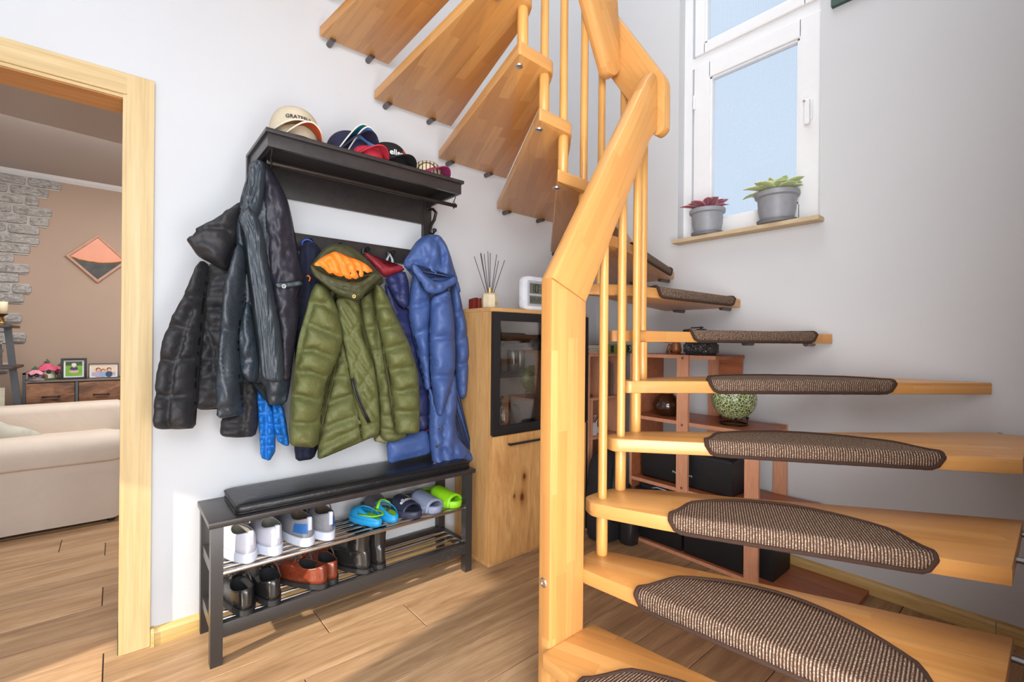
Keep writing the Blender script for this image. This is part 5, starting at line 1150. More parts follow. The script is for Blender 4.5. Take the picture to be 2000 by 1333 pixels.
sack('round_case', 'rounded black hard case standing on the floor beside the shelf', 'case', (2.135, -.60+.02, 0), .045, .05, .30, plain('case_black', (.02, .02, .022), .35), lambda t: G().tube([(2.12, -.60, .295), (2.12, -.60, .32), (2.15, -.57, .32), (2.15, -.57, .295)], .005, 8).put('handle', M_black, t, smooth=True))

# ------------------------------------------------------------------ stepped cherry shelf along the side wall
RX0, RX1 = 2.205, 2.52
rs = thing('stepped_shelf', 'stepped cherry shelf descending under the stairs along the side wall', 'shelf', (2.36, -1.0, 0))
def bd(y0, y1, z, name='shelf_board', t=.018, x0=RX0, x1=RX1):
    g = G(); g.box(x0+.0015, x1, y0, y1, z-t, z, .001); o = P(g, name, M_cherry, rs)
    g = G(); g.box(x0, x0+.0015, y0, y1, z-t, z); g.put('edge_band', M_cherryl, o)
bd(-1.02, -.530, 1.035); bd(-1.225, -.545, .695); bd(-1.385, -.545, .350); bd(-1.560, -.530, .020)
for y in (-.545,): g = G(); g.box(RX0, RX1, y, y+.015, .02, 1.017, .001); P(g, 'side_panel', M_cherry, rs); g = G(); g.box(RX0-.0012, RX0, y, y+.015, .0, 1.035); g.put('edge_band', M_cherryl, rs)
M_post = grain_wood('cherry_post', [sr(196, 134, 100), sr(216, 156, 122), sr(206, 146, 112)], axis=(9, 9, .9), rand=.03)
M_pop = plain('plug_brown', sr(140, 84, 60), .6)
for (y0, y1, z0, z1, zs) in ((-.886, -.824, .33, 1.036, (.36, .68, 1.02)), (-1.227, -1.165, 0, .697, (.68,))):
    for x in (RX0-.014, RX1-.002):
        g = G(); g.box(x, x+.016, y0, y1, z0, z1, .001); o = P(g, 'post', M_post, rs)
        if x < 2.3:
            for z in zs: g = G(); g.cyl((x-.0008, (y0+y1)/2, z), (x+.002, (y0+y1)/2, z), .007, n=12); g.put('plug', M_pop, o)
g = G(); g.box(2.49, 2.506, -1.02, -.90, .35, 1.017, .001); P(g, 'rear_panel', M_cherry, rs)
g = G(); g.box(2.535, XW, -.70, -.675, .06, 1.0, .003); g.put('trim_cable_duct', M_white, kind='structure')
# lion
t = thing('lion_figurine', 'small brown carved animal figurine on top of the stepped shelf', 'figurine', (2.30, -.74, 1.035)); M_lion = plain('brown_carving', sr(128, 72, 36), .35, var=.35, scale=60)
g = G(); g.box(2.26, 2.33, -.79, -.715, 1.035, 1.041, .002); P(g, 'base', M_lion, t)
g = G(); g.lathe([(.024, 0), (.030, .02), (.026, .045), (.020, .065), (.010, .078)], (2.295, -.76, 1.041), 14, sy=.9); g.lathe([(.001, -.022), (.018, -.014), (.023, 0), (.018, .016), (.001, .022)], (2.295, -.735, 1.118), 14); g.tube([(2.29, -.735, 1.112), (2.285, -.705, 1.108), (2.283, -.69, 1.106)], [.013, .011, .008], 10); g.put('body', M_lion, t, smooth=True)
for x in (2.275, 2.315): g = G(); g.tube([(x, -.735, 1.09), (x, -.722, 1.06), (x, -.718, 1.043)], [.010, .008, .009], 8); g.put('leg', M_lion, t, smooth=True)
# speckled box grinder
def speck():
    m_, nt, b, out = nodes('speckled_black'); t = NT(nt); tc = t.n('ShaderNodeTexCoord'); n1 = t.n('ShaderNodeTexVoronoi', {'Vector': tc.outputs['Object'], 'Scale': 190.0}); n2 = t.n('ShaderNodeTexNoise', {'Vector': tc.outputs['Object'], 'Scale': 60.0})
    a = t.n('ShaderNodeMath', {0: n1.outputs['Distance'], 1: n2.outputs[0]}, operation='MULTIPLY'); nt.links.new(t.ramp(a.outputs[0], [(.10, (.7, .7, .68)), (.15, (.012, .012, .014))]), b.inputs['Base Color']); b.inputs['Roughness'].default_value = .4; return m_
c = atX(1369, 690, 2.29); gy = c.y
t = thing('coffee_grinder', 'black box coffee grinder with white-speckled drawer on the stepped shelf', 'grinder', (2.30, gy, 1.035))
g = G(); g.box(2.235, 2.345, gy-.055, gy+.055, 1.035, 1.047, .002); P(g, 'foot', M_black, t)
g = G(); g.box(2.230, 2.350, gy-.064, gy+.064, 1.047, 1.092, .002); P(g, 'box', speck(), t)
g = G(); g.box(2.235, 2.345, gy-.058, gy+.058, 1.092, 1.120, .002); P(g, 'lid', M_black, t)
g = G(); g.lathe([(.028, 0), (.028, .045), (.020, .050)], (2.29, gy, 1.120), 18); P(g, 'hopper', M_black, t)
g = G(); g.cyl((2.29, gy, 1.168), (2.29, gy, 1.182), .006); g.tube([(2.29, gy-.012, 1.178), (2.275, gy+.035, 1.176), (2.27, gy+.045, 1.176)], .0035, 6); P(g, 'crank', M_black, t)
# vase and globe
c = atX(1303, 800, 2.33)
t = thing('vase', 'round glossy dark brown vase in the middle compartment', 'vase', (2.33, c.y, .695)); g = G(); g.lathe([(.035, 0), (.062, .012), (.080, .045), (.080, .065), (.066, .098), (.036, .118), (.033, .126), (.026, .126), (.03, .11), (.001, .09)], (2.33, c.y, .695), 28); g.put('body', plain('brown_glaze', sr(58, 34, 20), .12, var=.3, scale=12, coat=.6), t, smooth=True)
g = G(); g.lathe([(.033, 0), (.036, .004), (.033, .008), (.028, .006)], (2.33, c.y, .820), 24, cap=False); g.put('rim', plain('cream_rim', sr(206, 190, 160), .4), t, smooth=True)
def mosaic():
    m_, nt, b, out = nodes('green_mosaic'); t = NT(nt); tc = t.n('ShaderNodeTexCoord')
    v = t.n('ShaderNodeTexVoronoi', {'Vector': tc.outputs['Object'], 'Scale': 78.0}, feature='DISTANCE_TO_EDGE'); v2 = t.n('ShaderNodeTexVoronoi', {'Vector': tc.outputs['Object'], 'Scale': 78.0})
    gr = t.mix(sr(44, 78, 22), sr(112, 146, 58), v2.outputs['Color']); c = t.mix(sr(220, 222, 190), gr, t.ramp(v.outputs['Distance'], [(.06, (0, 0, 0)), (.10, (1, 1, 1))]))
    nt.links.new(c, b.inputs['Base Color']); b.inputs['Roughness'].default_value = .2; t.bump(v.outputs['Distance'], .5, .002, b); return m_
c = atX(1433, 800, 2.34); gx, gy, gz = 2.34, c.y, .695
t = thing('mosaic_globe', 'green crackle-mosaic glass globe on a wire stand', 'lamp', (gx, gy, gz))
R_ = .104; g = G(); g.lathe([(.0015, -R_)]+[(R_*math.cos(a), R_*math.sin(a)) for a in [-PI/2+PI*k/20 for k in range(1, 19)]]+[(.030, R_*.955)], (gx, gy, gz+.024+R_), 36); g.put('globe', mosaic(), t, smooth=True)
g = G(); g.tube([(gx+.062*math.cos(a), gy+.062*math.sin(a), gz+.004) for a in [2*PI*k/28 for k in range(28)]], .004, 8, closed=True); g.put('ring', M_iron, t, smooth=True)
for k in range(4):
    a = .6+k*PI/2; px, py = gx+.062*math.cos(a), gy+.062*math.sin(a); g = G(); g.tube([(px, py, gz+.006), (px, py, gz+.030)], .0025, 6); g.lathe([(.001, -.008), (.007, -.004), (.008, 0), (.007, .004), (.001, .008)], (px, py, gz+.034), 10); g.put('support', M_iron, t, smooth=True)
# black bags on the shelf
M_vinyl = fabric('black_vinyl', sr(30, 30, 33), .5, wr=.25, wscale=10, sheen=0)
t = thing('storage_bag', 'black vinyl carry bag with white lettering and a ring emblem', 'bag', (2.35, -.84, .350))
g = G(); g.box(2.245, 2.44, -1.085, -.585, .3505, .535, .018); P(g, 'body', M_vinyl, t, 50)
g = G(); g.tube([(2.25, -.60, .53), (2.25, -1.07, .53)], .003, 6); g.put('seam', M_black, t)
vs, fs = text('t', 'Mercedes-Benz', .018, None, t, lambda x, y: (2.2445, -.828-x, .416+y), bold=False); put('lettering', vs, fs, M_letter, t)
g = G(); ce = Vector((2.2435, -.822, .458)); g.tube([ce+Vector((0, .021*math.cos(a), .021*math.sin(a))) for a in [2*PI*k/24 for k in range(24)]], .0014, 5, closed=True)
for a in (PI/2, PI/2+2*PI/3, PI/2-2*PI/3): g.tube([ce, ce+Vector((0, .021*math.cos(a), .021*math.sin(a)))], [.0022, .0008], 5)
g.put('emblem', M_letter, t)
t = thing('small_black_case', 'small black case on the middle board behind the front post', 'case', (2.40, -.80, .70)); 
for o in [t]: bpy.data.objects.remove(o)
for i, (y0, y1, lab) in enumerate(((-.84, -.565, 'black fabric storage box, nearest the corner on the bottom board'), (-1.150, -.855, 'black fabric storage box, right beside the front post on the bottom board'))):
    t = thing('storage_box', lab, 'box', (2.36, (y0+y1)/2, .021), 0, 'black storage boxes'); g = G(); g.box(2.222, 2.48, y0, y1, .021, .285, .008); P(g, 'body', M_vinyl, t, 50)
    g = G(); g.box(2.218, 2.484, y0-.002, y1+.002, .268, .290, .003); P(g, 'lid', M_cloth, t)
t = thing('shopping_bag', 'open black tote with a loop handle above the storage boxes', 'bag', (2.34, -.70, .29)); g = G(); g.box(2.235, 2.42, -.80, -.59, .2905, .322, .008); P(g, 'body', M_cloth, t); g = G(); g.tube([(2.233, -.66, .305), (2.228, -.69, .315), (2.23, -.74, .312), (2.233, -.77, .298)], .004, 6); g.put('handle', fabric('grey_webbing', sr(170, 178, 182), .8), t, smooth=True)
slab('black_tub', 'black box at the low end of the bottom board behind the post', 'box', (2.26, 2.46, -1.266, -1.175, .021, .26), M_vinyl)

# ------------------------------------------------------------------ plants on the sill
def potted(label, u, v, rpot, h, leafcol, veincol, seed, nleaf, lw, ll, name):
    c = atX(u, v, 2.535); t = thing(name, label, 'plant', (2.535, c.y, SILLZ)); rnd = random.Random(seed); x, y, z = 2.535, c.y, SILLZ
    Mp = plain('grey_pot', sr(146, 148, 154), .45)
    g = G(); g.lathe([(rpot*.80, 0), (rpot*.92, .004), (rpot*.98, .020), (rpot*.94, .020), (rpot*.86, .008), (.001, .006)], (x, y, z), 28); P(g, 'saucer', plain('grey_saucer', sr(112, 112, 118), .5), t)
    g = G(); g.lathe([(rpot*.70, .006), (rpot*.76, .010)]+[(rpot*(.76+.13*k/7)+(.0012 if k % 2 else 0), .014+k*h*.05) for k in range(8)]+[(rpot*.93, h*.82), (rpot*1.06, h*.86), (rpot*1.09, h*.93), (rpot*1.07, h), (rpot*.99, h), (rpot*.92, h*.86), (rpot*.86, h*.5), (.001, h*.48)], (x, y, z), 32); P(g, 'pot', Mp, t, 30)
    g = G(); g.lathe([(.001, 0), (rpot*.5, .006), (rpot*.93, 0)], (x, y, z+h*.86), 20, cap=False); g.put('soil', plain('soil', sr(52, 40, 32), .95, var=.4, scale=80), t, smooth=True)
    m_, nt, b, out = nodes(name+'_leaf'); tt = NT(nt); tc = tt.n('ShaderNodeTexCoord'); s = tt.n('ShaderNodeSeparateXYZ', {0: tc.outputs['UV']})
    a = tt.n('ShaderNodeMath', {0: s.outputs[1], 1: .5}, operation='SUBTRACT'); a = tt.n('ShaderNodeMath', {0: a.outputs[0]}, operation='ABSOLUTE')
    nt.links.new(tt.ramp(a.outputs[0], [(.0, veincol), (.05, leafcol), (.40, leafcol), (.48, veincol)]), b.inputs['Base Color']); b.inputs['Roughness'].default_value = .6; b.inputs['Sheen Weight'].default_value = .4; b.inputs['Subsurface Weight'].default_value = 0
    for i in range(nleaf):
        a0 = 2.4*i+rnd.random()*.5; el = .15+.9*(1-i/nleaf)**1.0*rnd.uniform(.6, 1.1) if i > nleaf*.35 else rnd.uniform(.05, .35)
        el = rnd.uniform(.3, .7) if i < nleaf*.45 else rnd.uniform(.7, 1.35)
        L = ll*rnd.uniform(.75, 1.15)*(1 if i < nleaf*.45 else .8); W = lw*rnd.uniform(.8, 1.15); d = Vector((math.cos(a0)*math.cos(el), math.sin(a0)*math.cos(el), math.sin(el)))
        if d.x > 0: d.x *= .45
        sd_ = Vector((-math.sin(a0), math.cos(a0), 0)); b0 = Vector((x, y, z+h*.95))+Vector((d.x, d.y, 0))*rpot*.35
        vs, uv = [], []
        for p in range(7):
            s_ = p/6; cen = b0+d*(L*s_)+Vector((0, 0, -L*.22*s_*s_)); ww = W*.5*(math.sin(PI*min(1, (s_**.8)*.96+.04))**.7 if s_ < 1 else .05)*(.25 if p == 0 else 1)
            for q in range(5):
                f = (q-2)/2; vs.append(cen+sd_*(ww*f)+Vector((0, 0, abs(f)*ww*.35+.0012*nz(p*2.1, q*1.7, i)))); uv.append((s_, .5+f*.5))
        fs = [(p*5+q, p*5+q+1, (p+1)*5+q+1, (p+1)*5+q) for p in range(6) for q in range(4)]
        o = put('leaf', vs, fs, m_, t, smooth=True, uvs=uv); sm = o.modifiers.new('s', 'SOLIDIFY'); sm.thickness = .0012
    return t
potted('small grey pot of dark pink leaves at the left of the sill', 1381, 466, .088, .150, sr(150, 66, 86), sr(206, 140, 150), 3, 30, .062, .125, 'potted_plant')
potted('larger grey pot of pale green rosette leaves at the right of the sill', 1517, 440, .094, .160, sr(176, 192, 128), sr(224, 230, 184), 5, 30, .076, .13, 'potted_plant')
# picture at the top right
t = thing('wall_picture', 'dark green canvas picture, only its lower left corner in view', 'picture', (2.53, -1.6, 2.62)); c0 = atX(1623, 14, 2.518)
g = G(); g.box(2.518, 2.54, c0.y-.5, c0.y, c0.z, c0.z+.7, .002); g.put('canvas', plain('green_canvas', sr(62, 84, 80), .7, var=.3, scale=6), t)

# ------------------------------------------------------------------ living room
# stone veneer
M_stone = None
def stone():
    m_, nt, b, out = nodes('stone_veneer'); t = NT(nt); tc = t.n('ShaderNodeTexCoord'); oi = t.n('ShaderNodeObjectInfo')
    ad = t.n('ShaderNodeVectorMath', {0: tc.outputs['Object']}, operation='ADD'); sc = t.n('ShaderNodeMath', {0: oi.outputs['Random'], 1: 23.0}, operation='MULTIPLY'); nt.links.new(sc.outputs[0], ad.inputs[1])
    mp = t.n('ShaderNodeMapping', {0: ad.outputs[0], 1: (0, 0, 0), 3: (1, 1, 2.2)}); n1 = t.n('ShaderNodeTexNoise', {'Vector': mp.outputs[0], 'Scale': 22.0, 'Detail': 9.0, 'Roughness': .75, 'Distortion': 1.2})
    c = t.ramp(n1.outputs[0], [(.34, sr(110, 106, 104)), (.45, sr(158, 154, 150)), (.56, sr(192, 188, 184)), (.7, sr(216, 212, 208))]); nt.links.new(c, b.inputs['Base Color']); b.inputs['Roughness'].default_value = .9; t.bump(n1.outputs[0], .8, .01, b); return m_
M_stone = stone()
veneer = thing('stone_veneer', 'grey stone cladding with ragged edge on the taupe living room wall', 'cladding', (-.5, YB, 1.2))
X0L = -1.0
pxm = lambda u: atY(u, 400, YB-.02).x
rows = [(120, 52), (95, 17), (76, 47), (102, 24), (96, 56), (78, 14), (78, None), (60, None), (29, None), (59, None), (39, None), (63, 23), (49, None), None, (45, None), (20, None), (54, 12), (10, None), (2, None), (22, None)]
zt = 2.348
g = G()
mort = []
for i, rw in enumerate(rows):
    z1 = zt-i*.0765; z0 = z1-.066
    if rw is None: rw = (12, None)
    x1 = pxm(rw[0]); xj = pxm(rw[1]) if rw[1] else x1-.30
    segs = [(xj+.006, x1), (xj-.27, xj-.006), (xj-.56, xj-.282)]
    for a, b in segs:
        if b-a < .03: continue
        n = 7; rr = random.Random(i*7+int(a*100))
        poly = [(a+.004*rr.random(), z0+.003*rr.random()), (a+(b-a)*.35, z0-.002+.004*rr.random()), (a+(b-a)*.7, z0+.003*rr.random()), (b-.004*rr.random(), z0+.006*rr.random()), (b-.003*rr.random(), z1-.004*rr.random()), (a+(b-a)*.6, z1+.003*rr.random()-.002), (a+(b-a)*.3, z1-.003*rr.random()), (a+.004*rr.random(), z1-.003*rr.random())]
        g = G(); g.prism(round_poly(poly, [.014, 0, 0, .016, .016, 0, 0, .014], 2), YB-.022-.006*rr.random(), YB-.001, .004, axis='y'); o = g.put('stone', M_stone, veneer); autosmooth(o, 30)
    g = G(); g.box(min(s_[0] for s_ in segs), x1-.012, YB-.010, YB-.0002, z0-.008, z1+.004); g.put('mortar', plain('pale_mortar', sr(196, 192, 186), .9), veneer)
# diamond picture
t = thing('diamond_picture', 'diamond-shaped framed copper and black artwork on the taupe wall', 'picture', (-.13, YB-.02, 1.76))
q = [atY(188.5, 459.5, YB-.02), atY(248, 513, YB-.02), atY(194, 552, YB-.02), atY(130, 496, YB-.02)]
cx_, cz_ = sum(p.x for p in q)/4, sum(p.z for p in q)/4; dp = [(cx_, cz_+.203), (cx_+.197, cz_), (cx_, cz_-.203), (cx_-.197, cz_)]
g = G()
for i in range(4):
    a = Vector(dp[i]); b = Vector(dp[(i+1) % 4]); c = Vector((cx_, cz_)); a2 = a+(c-a)*.13; b2 = b+(c-b)*.13
    g.prism([tuple(a), tuple(b), tuple(b2), tuple(a2)], YB-.024, YB-.002, .001, axis='y')
g.put('frame', grain_wood('frame_wood', [sr(176, 130, 104), sr(196, 150, 122)], axis=(6, 6, 6), rand=0), t)
ip = [(cx_+(x-cx_)*.87, cz_+(z-cz_)*.87) for x, z in dp]
g = G(); g.prism(ip, YB-.012, YB-.006, 0, axis='y'); g.put('art_panel', plain('copper_art', sr(200, 132, 104), .35, .2, var=.1, scale=5), t)
cur = [(cx_-.171+.342*k/12, cz_-.004-.030*math.sin(PI*k/12)+.006*nz(k*.7)) for k in range(13)]
g = G(); g.prism([cur[0]]+[(cx_, cz_-.174)]+cur[::-1][:-1], YB-.0135, YB-.0118, 0, axis='y'); g.put('art_dark', plain('black_marble_art', sr(46, 44, 38), .35, var=.9, scale=14), t)
g = G(); g.tube([(x, YB-.0138, z) for x, z in cur], .004, 6); g.put('art_gold', plain('gold_line', sr(206, 150, 60), .35, .6), t)
# drawer chest
SX0, SY0, SZT = -.520, 2.75, .776
M_greym = plain('grey_metal', sr(76, 78, 82), .45, .2); M_rust = grain_wood('rustic_brown_drawer', [sr(52, 40, 36), sr(112, 76, 54), sr(150, 104, 74), sr(172, 124, 92)], axis=(1.6, 1.6, 3.6), scale=3.4, rough=.6, rand=.05)
sb = thing('drawer_chest', 'grey-framed chest with rustic brown drawers against the living room wall', 'chest', (-.1, 2.9, 0))
x = SX0; W_ = .262; n_c = 3
g = G(); g.box(SX0+.012, SX0+.012+n_c*(W_+.018)+.01, SY0-.004, SY0+.30, SZT-.014, SZT, .002); P(g, 'top', plain('taupe_top', sr(120, 106, 98), .6), sb)
for c_ in range(n_c+1):
    xx = SX0+c_*(W_+.018); top = .835 if c_ in (0, n_c) else SZT-.014
    g = G(); g.box(xx, xx+.016, SY0, SY0+.016, 0, top, .001); P(g, 'upright', M_greym, sb)
    g = G(); g.box(xx, xx+.016, SY0+.28, SY0+.296, 0, top, .001); P(g, 'upright', M_greym, sb)
g = G(); g.box(SX0, SX0+.016, SY0, SY0+.296, .823, .835, .001); P(g, 'side_rail', M_greym, sb)
for r_ in range(3):
    z1 = SZT-.020-r_*.232; z0 = z1-.212
    g = G(); g.box(SX0+.016, SX0+n_c*(W_+.018), SY0+.002, SY0+.014, z0-.014, z0-.004, .001); P(g, 'cross_rail', M_greym, sb)
    for c_ in range(n_c):
        a = SX0+.018+c_*(W_+.018); g = G(); g.box(a+.002, a+W_-.004, SY0-.002, SY0+.27, z0, z1, .003); o = P(g, 'drawer', M_rust, sb)
        m_ = (a+a+W_)/2; zz = (z0+z1)/2+.01
        g = G(); g.tube([(m_-.045, SY0-.003, zz-.004), (m_-.040, SY0-.020, zz-.004), (m_+.040, SY0-.020, zz-.004), (m_+.045, SY0-.003, zz-.004)], .0055, 8); g.put('handle', M_black, o, smooth=True)
# things on the chest
def cottage(label, x, y, w_, h, roofm, wallm, grp, small=False):
    t = thing('toy_cottage', label, 'ornament', (x, y, SZT), 0, grp)
    g = G(); g.lathe([(w_*.44, 0), (w_*.46, .008), (w_*.40, .012)], (x, y, SZT), 18); P(g, 'base', plain('moss' if not small else 'stone_base', sr(66, 98, 52) if not small else sr(140, 132, 140), .9, var=.3), t)
    g = G(); g.lathe([(w_*.30, .008), (w_*.31, h*.25), (w_*.27, h*.5), (w_*.25, h*.56)], (x, y, SZT), 16); P(g, 'tower', wallm, t)
    g = G(); g.sheet(lambda a, c: ((w_*(.46*(1-c)**1.15+.01)*(1+.10*math.cos(7*2*PI*a)*(1-c)))*math.cos(2*PI*a)+x, (w_*(.46*(1-c)**1.15+.01)*(1+.10*math.cos(7*2*PI*a)*(1-c)))*math.sin(2*PI*a)+y, SZT+h*.48+h*.42*c-.006*math.cos(14*PI*a)*(1-c)), 42, 9, True); g.put('petal_roof', roofm, t, smooth=True)
    g = G(); g.tube([(x, y, SZT+h*.88), (x+.006, y, SZT+h*.94), (x-.004, y, SZT+h)], [.007, .005, .003], 6); g.lathe([(.024, -.006), (.010, .004), (.002, .008)], (x, y, SZT+h*.88), 6); g.put('stalk', plain('leaf_green', sr(60, 96, 60), .7), t)
    n_ = w_*.31
    for a in (-2.1, -1.3): 
        g = G(); p = Vector((x+n_*math.cos(a), y+n_*math.sin(a), SZT+h*.38)); g.lathe([(.001, -.014), (.012, -.008), (.013, .006), (.001, .014)], p, 10, sy=.4); g.put('window', plain('toy_window', sr(52, 60, 50) if not small else sr(126, 190, 110), .5), t, smooth=True)
    g = G(); a = -1.65; p = Vector((x+n_*math.cos(a), y+n_*math.sin(a), SZT+.01)); g.lathe([(.013, 0), (.013, h*.16), (.006, h*.22)], p, 10, sy=.5); g.put('door', plain('toy_door', sr(124, 92, 76), .6), t)
    return t
M_pink = plain('pink_roof', sr(214, 92, 122), .6, var=.15, scale=40); M_palep = plain('pale_pink_roof', sr(224, 150, 168), .6, var=.1); M_cott = plain('cottage_wall', sr(214, 208, 190), .8, var=.15, scale=30)
c1_ = atY(92, 700, 2.87); c2_ = atY(69, 720, 2.80); c3_ = atY(118, 715, 2.90)
cottage('white toy cottage with a large pink petal roof, left of the photo frames', c1_.x, 2.87, .15, .155, M_pink, M_cott, 'fairy cottages')
cottage('smaller toy cottage with a pale pink roof and green window', c2_.x, 2.79, .115, .105, M_palep, plain('cottage_grey', sr(150, 138, 146), .8), 'fairy cottages', True)
cottage('toy cottage with a pink roof, half behind the black photo frame', c3_.x, 2.92, .12, .125, M_pink, M_cott, 'fairy cottages')
def frame(label, u0, u1, v0, y, fm, fw__, matm, pic, grp='photo frames on the chest', deep=.018):
    a = atY(u0, 700, y).x; b = atY(u1, 700, y).x; zt_ = atY((u0+u1)/2, v0, y).z; z0 = SZT
    t = thing('photo_frame', label, 'photo frame', ((a+b)/2, y, SZT), 0, grp); g = G()
    g.box(a, a+fw__, y-deep, y, z0, zt_, .001); g.box(b-fw__, b, y-deep, y, z0, zt_, .001); g.box(a+fw__, b-fw__, y-deep, y, z0, z0+fw__, .001); g.box(a+fw__, b-fw__, y-deep, y, zt_-fw__, zt_, .001); P(g, 'frame', fm, t)
    g = G(); g.box(a+fw__*.8, b-fw__*.8, y-.008, y-.003, z0+fw__*.8, zt_-fw__*.8); g.put('mount', matm, t)
    mw = min(.014, (b-a)*.07); A, B_2, Cc, D_ = a+fw__+mw, b-fw__-mw, z0+fw__+mw, zt_-fw__-mw
    def rect(n, c, x0, x1, z0_, z1_, o=.0): g = G(); X = lambda q: A+(B_2-A)*q; Zf = lambda q: Cc+(D_-Cc)*q; g.box(X(x0), X(x1), y-.0105-o, y-.0095-o, Zf(z0_), Zf(z1_)); g.put(n, c, t)
    def ell(n, c, cx, cz, rx, rz_, o=.001): g = G(); X = A+(B_2-A)*cx; Zc = Cc+(D_-Cc)*cz; g.prism([(X+(B_2-A)*rx*math.cos(k*PI/8), Zc+(D_-Cc)*rz_*math.sin(k*PI/8)) for k in range(16)], y-.0105-o, y-.0095-o, 0, axis='y'); g.put(n, c, t)
    pic(rect, ell)
sk = lambda n, c: plain('print_'+n, sr(*c), .5)
def pic_child(rect, ell):
    rect('print_grass', plain('print_grass', sr(120, 176, 60), .5, var=.15, scale=40), 0, 1, 0, .72); rect('print_trees', plain('print_trees', sr(72, 84, 48), .5, var=.3, scale=30), 0, 1, .72, 1)
    ell('print_legs', sk('skin', (224, 178, 150)), .5, .30, .30, .10); ell('print_shirt', sk('navy', (52, 60, 110)), .5, .52, .24, .13, .002); ell('print_face', sk('skin', (224, 178, 150)), .5, .66, .11, .08, .003); ell('print_hat', sk('white', (228, 228, 228)), .5, .78, .15, .12, .004)
def pic_family(rect, ell):
    rect('print_sky', sk('sunset', (232, 206, 178)), 0, 1, .35, 1); rect('print_field', sk('field', (176, 178, 190)), 0, 1, 0, .35)
    for i, (x, c, hc) in enumerate(((.27, (186, 170, 200), (96, 66, 56)), (.47, (140, 176, 216), (150, 100, 70)), (.72, (56, 74, 108), (92, 78, 70)))):
        ell('print_torso', sk('torso%d' % i, c), x, .16, .15, .30, .001+i*.0004); ell('print_hair', sk('hair%d' % i, hc), x, .62-.12*(i == 1), .105, .20, .0022+i*.0004); ell('print_face', sk('skin', (224, 178, 150)), x+.01, .56-.12*(i == 1), .08, .16, .003+i*.0004)
def pic_plain(rect, ell): rect('print_photo', sk('grey', (150, 160, 160)), 0, 1, 0, 1)
frame('thick black photo frame holding a picture of a child on grass', 119, 170, 700, 2.80, M_black, .016, M_white, pic_child)
frame('wide thin black and gold photo frame holding a family of three', 173, 232, 710, 2.84, plain('bronze_frame', sr(86, 66, 50), .4, .3), .006, M_white, pic_family)
frame('grey photo frame cut off by the door casing', 236, 262, 695, 2.90, plain('grey_frame', sr(150, 146, 138), .5), .010, M_white, pic_plain)
# ladder shelf at the left
ld = thing('ladder_shelf', 'dark ladder shelf with slanted metal leg beside the drawer chest', 'shelf', (-.75, 2.6, 0))
def at_l(u, v, y=2.55): return atY(u, v, y)
p0, p1 = at_l(15, 640), at_l(36, 806)
dxy = (p1-p0)/(p0.z-p1.z)
pt = p0-dxy*.03; pb = p0+dxy*(p0.z-.0)
g = G(); n_ = Vector((0, 1, 0)); 
def bar(a, b, w_=.036, th_=.02):
    gg = G(); vs = []
    for p in (a, b):
        for sx__, sy__ in ((-1, -1), (1, -1), (1, 1), (-1, 1)): vs.append((p.x+sx__*w_/2, p.y+sy__*th_/2, p.z))
    gg.add(vs, [(3, 2, 1, 0), (4, 5, 6, 7)]+[(i, (i+1) % 4, 4+(i+1) % 4, 4+i) for i in range(4)]); return gg
bar(pb, pt).put('leg', M_greym, ld); off = Vector((-.55, 0, 0)); bar(Vector((pb.x-.62, pb.y, 0)), Vector((pt.x-.50, pt.y, pt.z))).put('leg', M_greym, ld)
M_darkw = grain_wood('dark_walnut', [sr(58, 44, 40), sr(80, 60, 52)], axis=(1, 9, 9), rand=0)
for u, v, e in ((27, 638, .0), (35, 718, .0), (43, 806, .0)):
    p = at_l(u, v, 2.53); g = G(); g.prism(round_poly([(p.x-.62, 2.46), (p.x+.0, 2.46), (p.x, 2.80), (p.x-.62, 2.80)], (0, .03, 0, 0), 4), p.z-.009, p.z+.009, .002); P(g, 'shelf_board', M_darkw, ld)
zc = at_l(10, 636, 2.53).z+.009; xc = at_l(2, 600, 2.56).x
t = thing('candle_holder', 'gold candle holder with a cream pillar candle at the left edge', 'candle', (xc, 2.56, zc))
g = G(); g.lathe([(.030, 0), (.032, .006), (.012, .016), (.020, .03), (.011, .044), (.018, .056), (.034, .066), (.040, .070), (.001, .070)], (xc, 2.56, zc), 18); g.put('holder', plain('old_gold', sr(120, 88, 44), .35, .7), t, smooth=True)
g = G(); g.lathe([(.032, 0), (.033, .08), (.030, .082), (.001, .078)], (xc, 2.56, zc+.0705), 18); g.put('candle', plain('cream_wax', sr(220, 208, 176), .6), t, smooth=True)
p = at_l(0, 805, 2.53); x1_ = at_l(9, 760, 2.55).x; zz = at_l(43, 806, 2.53).z+.009
t = thing('art_print', 'small framed black bird print on the bottom ladder shelf, cut by the frame', 'picture', (x1_-.05, 2.56, zz))
g = G(); g.box(x1_-.13, x1_, 2.555, 2.565, zz, zz+.165, .001); g.put('panel', plain('print_cream', sr(206, 200, 178), .6), t); g = G(); g.box(x1_-.128, x1_-.003, 2.5535, 2.555, zz+.002, zz+.035); g.put('band', plain('band_ochre', sr(196, 146, 70), .6), t)
g = G(); g.prism([(x1_-.06+.026*math.cos(a)*(1+.2*math.sin(3*a)), zz+.088+.042*math.sin(a)) for a in [2*PI*k/14 for k in range(14)]], 2.553, 2.5545, 0, axis='y'); g.put('bird', M_black, t)
t = thing('folded_paper', 'dark leaflet standing on the middle ladder shelf', 'leaflet', (x1_-.06, 2.57, at_l(35, 718, 2.53).z+.009)); zz = at_l(35, 718, 2.53).z+.009; x2_ = at_l(5, 700, 2.57).x
g = G(); g.prism([(x2_-.10, zz), (x2_, zz), (x2_-.003, zz+.15), (x2_-.10, zz+.15)], 2.566, 2.572, 0, axis='y'); g.put('leaflet', plain('leaflet_grey', sr(92, 90, 84), .6, var=.4, scale=25), t)
